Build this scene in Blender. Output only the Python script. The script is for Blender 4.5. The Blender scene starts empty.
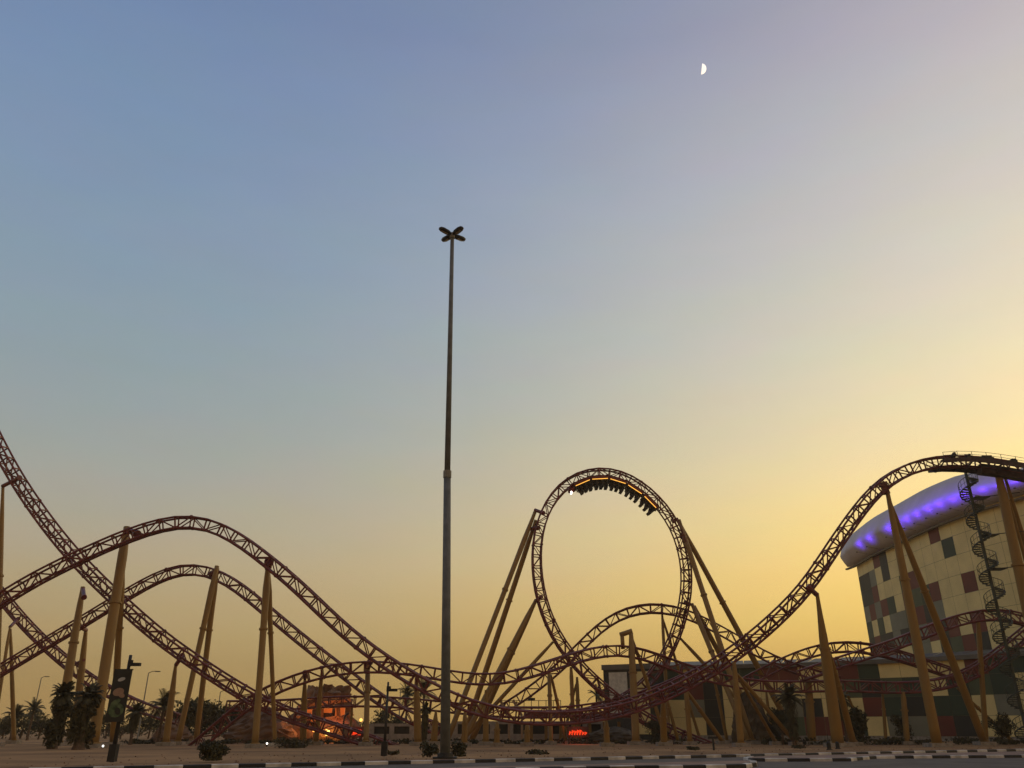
import bpy, bmesh, math, random
from mathutils import Vector, Matrix, Quaternion
random.seed(7)
S = bpy.context.scene
COL = S.collection
R = math.radians

# ---------------------------------------------------------------- camera
H0 = 1.7
HAZE = 0.0004
PITCH = R(23.37)
FPX = 796.0
cam = bpy.data.cameras.new('camera'); camo = bpy.data.objects.new('camera', cam)
COL.objects.link(camo); camo.location = (0, 0, H0)
camo.rotation_euler = (R(90) + PITCH, 0, 0)
cam.lens = FPX / 1024 * 36; cam.sensor_width = 36
cam.clip_start = 0.1; cam.clip_end = 9000
S.camera = camo

# ---------------------------------------------------------------- sky, sun, exposure
SUN_AZ = R(62)            # to the right of the view direction (+Y), clockwise
SUN_EL = R(2.0)
W = bpy.data.worlds.new('World'); S.world = W; W.use_nodes = True
nt = W.node_tree; nt.nodes.clear()
def N(tree, typ, **kw):
    n = tree.nodes.new(typ)
    for k, v in kw.items(): setattr(n, k, v)
    return n
out = N(nt, 'ShaderNodeOutputWorld'); bg = N(nt, 'ShaderNodeBackground')
nt.links.new(bg.outputs[0], out.inputs[0])
sky = N(nt, 'ShaderNodeTexSky', sky_type='NISHITA', sun_disc=False, sun_elevation=SUN_EL,
        sun_rotation=SUN_AZ, air_density=1.2, dust_density=4.0, ozone_density=2.0)
tc = N(nt, 'ShaderNodeTexCoord')
sep = N(nt, 'ShaderNodeSeparateXYZ'); nt.links.new(tc.outputs['Generated'], sep.inputs[0])
def srgb(r, g, b):
    f = lambda c: (c/255/12.92 if c/255 <= .04045 else ((c/255+.055)/1.055)**2.4)
    return (f(r), f(g), f(b), 1)
def ramp(stops, scale=1.0):
    n = N(nt, 'ShaderNodeValToRGB'); cr = n.color_ramp; cr.interpolation = 'B_SPLINE'
    f = lambda c: (c[0]/scale, c[1]/scale, c[2]/scale, 1)
    cr.elements[0].position, cr.elements[0].color = stops[0][0], f(stops[0][1])
    cr.elements[1].position, cr.elements[1].color = stops[-1][0], f(stops[-1][1])
    for p, c in stops[1:-1]:
        e = cr.elements.new(p); e.color = f(c)
    return n
# dusk air: linear colour by sine of elevation, away from the sunset and towards it
SKY_FAR = [(0, (0.45, 0.26, 0.075)), (0.06, (0.48, 0.325, 0.115)), (0.12, (0.50, 0.38, 0.205)), (0.18, (0.465, 0.40, 0.275)), (0.25, (0.40, 0.40, 0.35)), (0.32, (0.325, 0.38, 0.385)), (0.4, (0.27, 0.36, 0.42)), (0.48, (0.247, 0.34, 0.44)), (0.56, (0.218, 0.315, 0.452)), (0.64, (0.19, 0.285, 0.45)), (0.72, (0.163, 0.248, 0.43)), (1.0, (0.12, 0.19, 0.34))]
SKY_SUN = [(0, (0.95, 0.56, 0.09)), (0.06, (1.25, 0.76, 0.12)), (0.12, (1.55, 0.98, 0.18)), (0.18, (1.70, 1.14, 0.255)), (0.25, (1.62, 1.17, 0.41)), (0.32, (1.42, 1.10, 0.53)), (0.4, (1.25, 1.03, 0.63)), (0.48, (1.13, 0.95, 0.67)), (0.56, (1.04, 0.88, 0.68)), (0.64, (0.97, 0.79, 0.64)), (0.72, (0.93, 0.70, 0.55)), (1.0, (0.5, 0.4, 0.4))]
r1 = ramp(SKY_FAR); r2 = ramp(SKY_SUN, 1.8)
nz = N(nt, 'ShaderNodeTexNoise'); nz.inputs['Scale'].default_value = 2.5; nz.inputs['Detail'].default_value = 4
mpg = N(nt, 'ShaderNodeMapping'); mpg.inputs['Scale'].default_value = (1, 1, 3.5); nt.links.new(tc.outputs['Generated'], mpg.inputs[0]); nt.links.new(mpg.outputs[0], nz.inputs[0])
wob = N(nt, 'ShaderNodeMath', operation='MULTIPLY_ADD'); wob.inputs[1].default_value = 0.05; wob.inputs[2].default_value = -0.025
nt.links.new(nz.outputs[0], wob.inputs[0])
zz = N(nt, 'ShaderNodeMath', operation='ADD'); nt.links.new(sep.outputs[2], zz.inputs[0]); nt.links.new(wob.outputs[0], zz.inputs[1])
nt.links.new(zz.outputs[0], r1.inputs[0]); nt.links.new(zz.outputs[0], r2.inputs[0])
dot = N(nt, 'ShaderNodeVectorMath', operation='DOT_PRODUCT')
nt.links.new(tc.outputs['Generated'], dot.inputs[0])
dot.inputs[1].default_value = (math.sin(SUN_AZ), math.cos(SUN_AZ), 0)
mr = N(nt, 'ShaderNodeMapRange'); mr.inputs['From Min'].default_value = -0.3; mr.inputs['From Max'].default_value = 1.0
nt.links.new(dot.outputs['Value'], mr.inputs[0])
pw = N(nt, 'ShaderNodeMath', operation='POWER'); pw.inputs[1].default_value = 3.0; nt.links.new(mr.outputs[0], pw.inputs[0])
g18 = N(nt, 'ShaderNodeVectorMath', operation='SCALE'); g18.inputs['Scale'].default_value = 1.8; nt.links.new(r2.outputs[0], g18.inputs[0])
mix = N(nt, 'ShaderNodeMix', data_type='RGBA'); nt.links.new(pw.outputs[0], mix.inputs[0])
nt.links.new(r1.outputs[0], mix.inputs[6]); nt.links.new(g18.outputs[0], mix.inputs[7])
# unseen sky behind the viewer: warm tint added to set the front light
bk = N(nt, 'ShaderNodeMapRange', interpolation_type='SMOOTHSTEP'); bk.inputs['From Min'].default_value = 0.15; bk.inputs['From Max'].default_value = -0.7
nt.links.new(sep.outputs[1], bk.inputs[0])
bm = N(nt, 'ShaderNodeMix', data_type='RGBA', blend_type='MULTIPLY'); nt.links.new(bk.outputs[0], bm.inputs[0])
nt.links.new(mix.outputs[2], bm.inputs[6]); bm.inputs[7].default_value = (0.95, 0.66, 0.44, 1)
skm = N(nt, 'ShaderNodeVectorMath', operation='SCALE'); skm.inputs['Scale'].default_value = 0.10
nt.links.new(sky.outputs[0], skm.inputs[0])
mix2 = N(nt, 'ShaderNodeMix', data_type='RGBA'); mix2.inputs[0].default_value = 0.03
nt.links.new(bm.outputs[2], mix2.inputs[6]); nt.links.new(skm.outputs[0], mix2.inputs[7])
# faint coloured noise mottling multiplied over the sky
vn = N(nt, 'ShaderNodeTexNoise'); vn.inputs['Scale'].default_value = 7; vn.inputs['Detail'].default_value = 8; vn.inputs['Roughness'].default_value = .6
nt.links.new(mpg.outputs[0], vn.inputs[0])
vm = N(nt, 'ShaderNodeVectorMath', operation='MULTIPLY_ADD'); vm.inputs[1].default_value = (.12, .10, .14); vm.inputs[2].default_value = (.94, .95, .93)
nt.links.new(vn.outputs['Color'], vm.inputs[0])
vv = N(nt, 'ShaderNodeVectorMath', operation='MULTIPLY'); nt.links.new(mix2.outputs[2], vv.inputs[0]); nt.links.new(vm.outputs[0], vv.inputs[1])
nt.links.new(vv.outputs[0], bg.inputs[0]); bg.inputs[1].default_value = 1.0

sl = bpy.data.lights.new('sun', 'SUN'); so = bpy.data.objects.new('sun', sl); COL.objects.link(so)
sl.energy = 0.35; sl.angle = R(12); sl.color = (1.0, 0.72, 0.42)
sd = Vector((math.sin(SUN_AZ)*math.cos(SUN_EL), math.cos(SUN_AZ)*math.cos(SUN_EL), math.sin(SUN_EL+R(3))))
so.rotation_euler = sd.to_track_quat('Z', 'Y').to_euler()
S.view_settings.view_transform = 'Standard'; S.view_settings.look = 'None'
S.view_settings.exposure = 0.0; S.view_settings.gamma = 1.0; S.view_settings.use_curve_mapping = False

# ---------------------------------------------------------------- pixel <-> world
CT, ST = math.cos(PITCH), math.sin(PITCH)
def at(px, py, Y):
    u = (px-512)/FPX; t = (384-py)/FPX
    dy = CT - t*ST; dz = ST + t*CT
    k = Y/dy
    return Vector((u*k, Y, H0 + dz*k))
def gnd(px, Y, z=0.0):
    D = Y*CT + (z-H0)*ST
    return Vector(((px-512)/FPX*D, Y, z))
def depth(p): return p.y*CT + (p.z-H0)*ST
def proj(p):
    D = depth(p); return (512 + FPX*p.x/D, 384 - FPX*(-(p.y)*ST + (p.z-H0)*CT)/D)

# ---------------------------------------------------------------- materials
MATS = {}
def mat(name, col, rough=0.6, metal=0.0, var=0.12, scale=2.0, emit=None, estr=0, bump=0.0, col2=None, alpha=None):
    if name in MATS: return MATS[name]
    m = bpy.data.materials.new(name); m.use_nodes = True; t = m.node_tree
    b = t.nodes['Principled BSDF']
    b.inputs['Roughness'].default_value = rough; b.inputs['Metallic'].default_value = metal
    n = N(t, 'ShaderNodeTexNoise'); n.inputs['Scale'].default_value = scale; n.inputs['Detail'].default_value = 5
    g = N(t, 'ShaderNodeTexCoord'); t.links.new(g.outputs['Object'], n.inputs[0])
    mx = N(t, 'ShaderNodeMix', data_type='RGBA')
    c2 = col2 if col2 else tuple(min(1, c*(1+2*var)) for c in col)
    mx.inputs[6].default_value = (*[c*(1-var) for c in col], 1); mx.inputs[7].default_value = (*c2, 1)
    mp = N(t, 'ShaderNodeMapRange'); mp.inputs[1].default_value = .35; mp.inputs[2].default_value = .65
    t.links.new(n.outputs[0], mp.inputs[0]); t.links.new(mp.outputs[0], mx.inputs[0])
    t.links.new(mx.outputs[2], b.inputs['Base Color'])
    if bump:
        bp = N(t, 'ShaderNodeBump'); bp.inputs['Strength'].default_value = bump; bp.inputs['Distance'].default_value = .1
        t.links.new(n.outputs[0], bp.inputs['Height']); t.links.new(bp.outputs[0], b.inputs['Normal'])
    if emit:
        b.inputs['Emission Color'].default_value = (*emit, 1); b.inputs['Emission Strength'].default_value = estr
    MATS[name] = m; return m
M_track = mat('maroon_painted_steel', (0.14, 0.026, 0.026), .45, 0, .25, 1.5)
M_rail = mat('maroon_rail', (0.15, 0.03, 0.03), .4, 0, .2, 1.5)
M_sup = mat('ochre_painted_steel', (0.38, 0.22, 0.05), .55, 0, .2, .8, col2=(0.27, 0.16, 0.045))
M_conc = mat('concrete', (0.28, 0.25, 0.21), .9, 0, .2, 3)
M_galv = mat('galvanised_steel', (0.25, 0.245, 0.215), .7, 0, .15, 2)
M_dark = mat('dark_metal', (0.03, 0.03, 0.032), .5, .2, .2, 3)
M_black = mat('black_paint', (0.015, 0.015, 0.016), .6, 0, .3, 3)
M_white = mat('white_paint', (0.55, 0.52, 0.47), .7, 0, .25, 1.3)
M_steel = mat('grey_stair_steel', (0.045, 0.06, 0.052), .5, .2, .2, 2)
M_deck = mat('dark_deck_steel', (0.05, 0.03, 0.035), .6, .1, .3, 2)
M_sand = mat('sand', (0.28, 0.14, 0.048), 1, 0, .25, .12, bump=.3, col2=(0.43, 0.225, 0.085))
M_asph = mat('asphalt', (0.10, 0.082, 0.068), .9, 0, .2, .5, bump=.1)
M_pave = mat('pink_block_paving', (0.25, 0.155, 0.11), .9, 0, .2, .6)
M_leaf = mat('dusty_leaves', (0.045, 0.042, 0.014), .8, 0, .3, 1.2, col2=(0.09, 0.08, 0.028))
M_palm = mat('palm_leaves', (0.05, 0.046, 0.016), .8, 0, .3, 2, col2=(0.095, 0.08, 0.03))
M_trunk = mat('palm_trunk', (0.10, 0.065, 0.04), .9, 0, .3, 6)
M_rock = mat('brown_artificial_rock', (0.20, 0.11, 0.06), .95, 0, .3, .6, bump=.6, col2=(0.28, 0.17, 0.1))
M_cream = mat('cream_panel', (0.80, 0.65, 0.28), .6, 0, .06, .3)
M_maroonp = mat('maroon_panel', (0.15, 0.028, 0.014), .6, 0, .08, .3)
M_greenp = mat('green_panel', (0.032, 0.055, 0.03), .6, 0, .08, .3)
M_blackp = mat('black_panel', (0.024, 0.024, 0.018), .6, 0, .08, .3)
M_greyp = mat('grey_panel', (0.20, 0.20, 0.14), .6, 0, .08, .3)
M_olive = mat('olive_panel', (0.08, 0.10, 0.045), .6, 0, .08, .3)
M_gap = mat('panel_joint', (0.16, 0.13, 0.08), .8)
M_roof = mat('grey_roof_sheet', (0.13, 0.12, 0.10), .6, 0, .1, .5)
M_wroof = mat('pale_lavender_cladding', (0.62, 0.58, 0.60), .9, 0, .04, .3)

# ---------------------------------------------------------------- mesh helpers
class MB:
    def __init__(s): s.v = []; s.f = []; s.m = []
    def tube(s, pts, r, n=6, cap=True, mi=0):
        pts = [Vector(p) for p in pts]; k = len(pts)
        rs = r if isinstance(r, (list, tuple)) else [r]*k
        base = len(s.v); prev = None
        for i, p in enumerate(pts):
            t = (pts[min(i+1, k-1)] - pts[max(i-1, 0)])
            t = t.normalized() if t.length > 1e-9 else Vector((0, 0, 1))
            if prev is None:
                a = Vector((0, 0, 1)) if abs(t.z) < .9 else Vector((1, 0, 0))
                x = t.cross(a).normalized()
            else:
                x = (prev - t*prev.dot(t)).normalized()
            prev = x; y = t.cross(x)
            for j in range(n):
                a = 2*math.pi*j/n
                s.v.append(p + (x*math.cos(a) + y*math.sin(a))*rs[i])
        for i in range(k-1):
            for j in range(n):
                a = base+i*n+j; b = base+i*n+(j+1) % n
                s.f.append((a, b, b+n, a+n)); s.m.append(mi)
        if cap:
            s.f.append(tuple(base+j for j in reversed(range(n)))); s.m.append(mi)
            s.f.append(tuple(base+(k-1)*n+j for j in range(n))); s.m.append(mi)
    def box(s, c, sz, rot=None, mi=0):
        c = Vector(c); b = len(s.v)
        for x in (-.5, .5):
            for y in (-.5, .5):
                for z in (-.5, .5):
                    q = Vector((x*sz[0], y*sz[1], z*sz[2]))
                    if rot: q = rot @ q
                    s.v.append(c+q)
        for f in ((0, 1, 3, 2), (4, 6, 7, 5), (0, 4, 5, 1), (2, 3, 7, 6), (0, 2, 6, 4), (1, 5, 7, 3)):
            s.f.append(tuple(b+i for i in f)); s.m.append(mi)
    def beam(s, a, b, w, h, mi=0):
        a = Vector(a); b = Vector(b); d = b-a
        q = d.to_track_quat('X', 'Z').to_matrix()
        s.box((a+b)/2, (d.length, w, h), q, mi)
    def quad(s, a, b, c, d, mi=0):
        k = len(s.v); s.v += [Vector(a), Vector(b), Vector(c), Vector(d)]; s.f.append((k, k+1, k+2, k+3)); s.m.append(mi)
    def build(s, name, mats, parent=None, smooth=False):
        me = bpy.data.meshes.new(name)
        off = parent_origin(parent)
        me.from_pydata([tuple(v-off) for v in s.v], [], s.f)
        if not isinstance(mats, (list, tuple)): mats = [mats]
        for m in mats: me.materials.append(m)
        if len(mats) > 1: me.polygons.foreach_set('material_index', s.m)
        if smooth: me.polygons.foreach_set('use_smooth', [True]*len(s.f))
        me.update()
        o = bpy.data.objects.new(name, me); COL.objects.link(o)
        if parent: o.parent = parent; ORG[o.name] = off
        return o
ORG = {}
def parent_origin(p):
    return ORG.get(p.name, Vector((0, 0, 0))) if p else Vector((0, 0, 0))
def tag(o, label=None, cat=None, group=None, kind=None):
    if label: o['label'] = label
    if cat: o['category'] = cat
    if group: o['group'] = group
    if kind: o['kind'] = kind
    return o
def thing(name, label, cat, loc=(0, 0, 0), group=None):
    o = bpy.data.objects.new(name, None); COL.objects.link(o); o.location = loc
    o.empty_display_size = .5
    ORG[o.name] = Vector(loc)
    return tag(o, label, cat, group)
def part(o, parent, name, mb, mats, smooth=False):
    return mb.build(name, mats, parent, smooth)
def parts(t, parent, name, mbs, mats, smooth=False):
    return [mb.build(name, mats, parent, smooth) for mb in mbs if mb.v]
def one(fn, *a, **k):
    m = MB(); getattr(m, fn)(*a, **k); return m
def struct(name, mb, mats, smooth=False):
    return tag(mb.build(name, mats, None, smooth), kind='structure')
def copy_tree(o, parent=None):
    c = o.copy(); COL.objects.link(c)
    if parent: c.parent = parent
    for ch in list(o.children): copy_tree(ch, c)
    return c
def catmull(P, step):
    out = []
    Q = [P[0]*2-P[1]] + P + [P[-1]*2-P[-2]]
    for i in range(1, len(Q)-2):
        for k in range(24):
            t = k/24; a, b, c, d = Q[i-1], Q[i], Q[i+1], Q[i+2]
            out.append(.5*((2*b)+(c-a)*t+(2*a-5*b+4*c-d)*t*t+(3*b-a-3*c+d)*t**3))
    out.append(P[-1])
    # smooth then resample
    def resamp(o, st):
        L = [0]
        for i in range(1, len(o)): L.append(L[-1]+(o[i]-o[i-1]).length)
        n = max(2, round(L[-1]/st)); res = []; j = 0
        for i in range(n+1):
            s = L[-1]*i/n
            while j < len(L)-2 and L[j+1] < s: j += 1
            f = (s-L[j])/max(1e-9, L[j+1]-L[j]); res.append(o[j].lerp(o[j+1], min(1, max(0, f))))
        return res
    o = resamp(out, 1.0)
    for _ in range(14):
        o = [o[0]] + [(o[i-1]+o[i]*2+o[i+1])/4 for i in range(1, len(o)-1)] + [o[-1]]
    return resamp(o, step)

# ---------------------------------------------------------------- ground, road, kerbs
g = MB(); g.quad((-1290, -140, 0), (1290, -140, 0), (1290, 1140, 0), (-1290, 1140, 0)); struct('ground', g, M_sand)
def yat(py):    # distance of a ground point seen at row py
    t = (384-py)/FPX; return -H0*(CT-t*ST)/(ST+t*CT)
def gpt(px, py, z=0.0):
    Y = yat(py); return gnd(px, Y, z)
KL = gpt(0, 773.0); KR = gpt(1024, 751.2)
kd = (KR-KL); kd.z = 0; kd.normalize(); kn = Vector((-kd.y, kd.x, 0))   # kn points away from the camera
def kl(s, off=0, z=0): return KL + kd*s + kn*off + Vector((0, 0, z))
g = MB(); g.quad(kl(-400, -75, .004), kl(500, -75, .004), kl(500, 0, .004), kl(-400, 0, .004)); struct('road', g, M_asph)
def kerb(pts, segL, phase=0, w=.3, h=.17):
    mb = MB()
    L = [0]
    for i in range(1, len(pts)): L.append(L[-1]+(pts[i]-pts[i-1]).length)
    def P(s):
        for i in range(len(L)-1):
            if s <= L[i+1] or i == len(L)-2:
                return pts[i].lerp(pts[i+1], (s-L[i])/(L[i+1]-L[i])), (pts[i+1]-pts[i]).normalized()
    n = int(L[-1]/segL)
    for k in range(n):
        a, d = P(k*segL); b, d2 = P((k+1)*segL-.02)
        nn = Vector((-d.y, d.x, 0)); n2 = Vector((-d2.y, d2.x, 0)); c = .03
        prof = [(0, 0), (0, h-c), (c, h), (w, h), (w, 0)]
        base = len(mb.v)
        for (q, nq) in ((a, nn), (b, n2)):
            for (x, z) in prof: mb.v.append(q+nq*x+Vector((0, 0, z)))
        m = (k+phase) % 2
        for j in range(4): mb.f.append((base+j, base+5+j, base+6+j, base+1+j)); mb.m.append(m)
        mb.f.append(tuple(base+j for j in range(5))); mb.m.append(m)
        mb.f.append(tuple(base+9-j for j in range(5))); mb.m.append(m)
    return mb
struct('kerb', kerb([kl(-60), kl(160)], 1.22, 0), [M_white, M_black])
g = MB(); g.quad(kl(-60, .302, .13), kl(160, .302, .13), kl(160, 3.2, .13), kl(-60, 3.2, .13)); g.quad(kl(-60, 3.2, .13), kl(160, 3.2, .13), kl(160, 3.6, .0), kl(-60, 3.6, .0))
struct('verge', g, mat('verge_soil', (0.21, 0.10, 0.034), 1, 0, .35, .5, bump=.4, col2=(0.36, 0.18, 0.065)))
# island beside the slip road on the right, pointed at its left end
pts = [gpt(760, 758.6), gpt(748, 759.2), gpt(743, 760.5), gpt(750, 761.7), gpt(850, 761.6), gpt(864, 760.0), gpt(876, 758.9), gpt(1024, 757.8), gpt(1300, 755.6)]
struct('traffic_island_kerb', kerb(pts, 1.25, 1, h=.17), [M_white, M_black])
g = MB(); P_ = [(760, 758.4), (748, 759.0), (744, 760.3), (751, 761.3), (850, 761.2), (876, 758.6), (1024, 757.5), (1300, 755.3), (1300, 748.5)]
g.v = [gpt(x, y, .14) for x, y in P_]; g.f = [tuple(range(len(P_)))]; g.m = [0]; struct('traffic_island_paving', g, M_pave)
pts = [gpt(300, 779), gpt(480, 773.6), gpt(600, 770.6), gpt(700, 769.6), gpt(748, 768.4), gpt(757, 766.6), gpt(757.5, 764.6), gpt(748, 763.4)]
struct('median_kerb', kerb(pts, 1.13, 0, h=.19), [M_white, M_black])
g = MB(); P_ = [(300, 778.5), (480, 773.2), (700, 769.2), (747, 768.0), (756, 766.4), (756.5, 764.8), (748, 763.6), (600, 767.5), (480, 770.5), (300, 776)]
g.v = [gpt(x, y, .16) for x, y in P_]; g.f = [tuple(range(len(P_)))]; g.m = [0]; struct('median_paving', g, M_pave)
# pebbles and debris on the sand near the kerb
g = MB()
for i in range(900):
    p = kl(random.uniform(-5, 95), random.uniform(.6, 22), 0); s_ = random.uniform(.03, .10)
    if (p-kl(0, 0)).dot(kn) < 3.3: p.z = .13
    k = len(g.v); rr = [Vector((random.uniform(-1, 1), random.uniform(-1, 1), 0)).normalized()*s_ for _ in range(3)]
    g.v += [p+rr[0], p+rr[1], p+rr[2], p+Vector((0, 0, s_*.8))]
    g.f += [(k, k+1, k+3), (k+1, k+2, k+3), (k+2, k, k+3)]; g.m += [0]*3
tag(g.build('gravel', M_rock), 'loose brown stones strewn over the sandy verge', 'gravel', kind='stuff')

# ---------------------------------------------------------------- leafy things
def leaf_cloud(mb, c, rad, n, size, seed, squash=.0, mi=0):
    rnd = random.Random(seed); c = Vector(c)
    lobes = [(c+Vector((rnd.uniform(-.55, .55)*rad[0], rnd.uniform(-.55, .55)*rad[1], rnd.uniform(-.5, .55)*rad[2])), rnd.uniform(.35, .62)) for _ in range(9)]
    for i in range(n):
        lc, lr = rnd.choice(lobes)
        d = Vector((rnd.gauss(0, 1), rnd.gauss(0, 1), rnd.gauss(0, 1))).normalized()*(rnd.random()**.45)*lr
        p = lc+Vector((d.x*rad[0], d.y*rad[1], d.z*rad[2]))
        if p.z < 0.02: p.z = .02
        a = Vector((rnd.gauss(0, 1), rnd.gauss(0, 1), rnd.gauss(0, 1))).normalized()
        b = a.cross(Vector((rnd.gauss(0, 1), rnd.gauss(0, 1), rnd.gauss(0, 1)))).normalized()
        s_ = size*rnd.uniform(.5, 1.3)
        mb.quad(p-a*s_, p-b*s_*.5, p+a*s_, p+b*s_*.5, mi)
def bush(p, r, h, label, n=500, seed=1, group=None, size=.12):
    mb = MB(); leaf_cloud(mb, p+Vector((0, 0, h*.36)), (r, r, h*.6), n, size, seed)
    t = thing('shrub', label, 'shrub', p, group); [mb.v.__setitem__(i, Vector((v.x, v.y, max(v.z, p.z)))) for i, v in enumerate(mb.v)]; part(t, t, 'foliage', mb, M_leaf)
    st = MB()
    for k in range(5):
        a = k*1.3; st.tube([p, p+Vector((math.cos(a)*r*.5, math.sin(a)*r*.5, h*.6))], [.05, .02], 5)
    part(t, t, 'stem', st, M_trunk); return t
def tree(p, h, r, label, seed=1, group=None, n=900, trunk=.3):
    t = thing('leafy_tree', label, 'tree', p, group); rnd = random.Random(seed)
    tr = MB(); tr.tube([p, p+Vector((.1, 0, h*.25)), p+Vector((.15, .1, h*.6))], [h*.035, h*.028, h*.012], 8)
    for k in range(6):
        a = k*1.05+seed; q = p+Vector((.1, 0, h*(.22+.05*k)))
        tr.tube([q, q+Vector((math.cos(a)*r*.35, math.sin(a)*r*.35, h*.12)), q+Vector((math.cos(a)*r*.7, math.sin(a)*r*.7, h*.22))], [h*.015, h*.01, .02], 5)
    part(t, t, 'trunk', tr, M_trunk)
    mb = MB(); leaf_cloud(mb, p+Vector((0, 0, h*(.5+trunk*.5))), (r, r, h*(.5-trunk*.5)), n, .045*h, seed)
    part(t, t, 'crown', mb, M_leaf); return t
def palm(p, h, r, label, seed=1, group=None, nf=34, skirt=0.0, tr_r=.17, lean=0.0, bushy=0):
    rnd = random.Random(seed)
    t = thing('palm_tree', label, 'palm tree', p, group)
    top = p+Vector((lean, 0, h)); mb = MB()
    pts = [p.lerp(top, k/10)+Vector((-lean*.3*math.sin(k/10*3.14), 0, 0)) for k in range(11)]
    mb.tube(pts, [tr_r*(1.35 if k == 0 else 1.0+(.12 if k % 2 else -.04)-.02*k) for k in range(11)], 9)
    part(t, t, 'trunk', mb, M_trunk)
    def frond(mb, a, el, L, droop):
        prev = None; q = top.copy(); d = Vector((math.cos(a)*math.cos(el), math.sin(a)*math.cos(el), math.sin(el)))
        seg = 9; P = [q.copy()]
        for k in range(seg):
            q = q+d*(L/seg); d = (d+Vector((0, 0, -droop*(k+1)/seg))).normalized(); P.append(q.copy())
        mb.tube(P, [.035-.003*k for k in range(seg+1)], 4)
        side = Vector((-math.sin(a), math.cos(a), 0))
        for k in range(1, seg+1):
            w = L*.24*math.sin(.35+2.5*k/(seg+1))
            for f in (0, .5):
                c = P[k-1].lerp(P[k], f); dd = (P[k]-P[k-1]).normalized()
                for sg in (-1, 1):
                    e = c+side*sg*w*rnd.uniform(.75, 1.1)+dd*w*.55+Vector((0, 0, -w*.35))
                    mb.quad(c-dd*.05, e, e+dd*.02, c+dd*.07)
    cr = MB()
    for k in range(nf):
        el = R(rnd.uniform(-25, 80)); frond(cr, rnd.uniform(0, 6.283), el, r*rnd.uniform(.85, 1.15), rnd.uniform(.22, .42))
    part(t, t, 'crown', cr, M_palm)
    if skirt:
        sk = MB()
        rr = random.Random(seed+5)
        for k in range(700):
            a = rr.uniform(0, 6.283); z = h*(1-skirt*rr.random()); w = r*.42*(.6+.5*rr.random())*(1-.35*abs(z/h-.75))
            c = p+Vector((math.cos(a)*w*rr.random()**.4, math.sin(a)*w*rr.random()**.4, z))
            dn = Vector((math.cos(a)*.25, math.sin(a)*.25, -1)).normalized(); s_ = rr.uniform(.25, .6); sd_ = Vector((-math.sin(a), math.cos(a), 0))*.05
            sk.quad(c-sd_, c+sd_, c+dn*s_+sd_*.4, c+dn*s_-sd_*.4)
        if bushy:
            leaf_cloud(sk, p+Vector((0, 0, h*.42)), (bushy, bushy, h*.42), 1500, .2, seed+9)
            leaf_cloud(sk, p+Vector((.25, 0, h*.8)), (bushy*.9, bushy*.9, h*.22), 900, .2, seed+10)
        part(t, t, 'dead_frond_skirt', sk, M_palm)
    return t

# ---------------------------------------------------------------- coaster track
def make_track(label, pts, hint=None, bank=0.0, step=1.55, tw=1.15, th=1.1, fade=None):
    P = [at(x, y, Y) for (x, y, Y) in pts]
    C = catmull(P, step)
    n = len(C); F = []
    for i, c in enumerate(C):
        T = (C[min(i+1, n-1)]-C[max(i-1, 0)]).normalized()
        h = (hint-c).normalized() if hint else Vector((0, 0, 1))
        if hint is None and abs(T.z) > .95: h = Vector((-1, 0, .2))
        s = T.cross(h).normalized(); u = s.cross(T).normalized()
        b = bank(i/(n-1)) if callable(bank) else bank
        q = Quaternion(T, b); s = q @ s; u = q @ u
        F.append((c, T, s, u))
    t = thing('coaster_track', label, 'roller coaster track', C[0]-Vector((0, 0, 0)))
    for sg in (-1, 1):
        m = MB(); m.tube([c+s*sg*tw/2+u*th/2 for c, T, s, u in F], .11, 7); part(t, t, 'rail', m, M_rail, True)
        m = MB(); m.tube([c+s*sg*tw*.40-u*th/2 for c, T, s, u in F], .125, 7); part(t, t, 'chord', m, M_track, True)
    m = MB()
    for i, (c, T, s, u) in enumerate(F):
        a, b = c+s*tw/2+u*th/2, c-s*tw/2+u*th/2; d, e = c+s*tw*.4-u*th/2, c-s*tw*.4-u*th/2
        m.beam(a, b, .16, .13); m.beam(d, e, .13, .11); m.beam(a, d, .13, .12); m.beam(b, e, .13, .12)
        if i < n-1:
            c2, T2, s2, u2 = F[i+1]
            a2, b2 = c2+s2*tw/2+u2*th/2, c2-s2*tw/2+u2*th/2; d2, e2 = c2+s2*tw*.4-u2*th/2, c2-s2*tw*.4-u2*th/2
            if i % 2: m.beam(a, d2, .11, .10); m.beam(b, e2, .11, .10); m.beam(d, e2, .08, .08)
            else: m.beam(d, a2, .11, .10); m.beam(e, b2, .11, .10); m.beam(e, d2, .08, .08)
        if i % 7 == 3:   # bolted splice plates between sections
            for q in (a, b, d, e): m.tube([q-T*.10, q+T*.10], .17, 8)
    part(t, t, 'lattice', m, M_track)
    return t, F
def Y2(pts, ys):
    """attach distances: ys list of (fraction, Y)"""
    n = len(pts); o = []
    for i, (x, y) in enumerate(pts):
        f = i/(n-1)
        for k in range(len(ys)-1):
            if ys[k][0] <= f <= ys[k+1][0]:
                a = (f-ys[k][0])/(ys[k+1][0]-ys[k][0]); o.append((x, y, ys[k][1]*(1-a)+ys[k+1][1]*a)); break
    return o
TA = [(-60, 330), (-22, 405), (0, 450), (10, 468), (23, 490), (45, 521), (73, 556), (109, 592), (160, 638), (189, 658), (214, 675), (246, 695), (268, 707), (295, 718), (330, 728), (370, 741), (400, 752)]
make_track('steep first drop track, entering high at the left edge', Y2(TA, [(0, 86), (.8, 90), (1, 96)]), bank=R(14))
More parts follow.
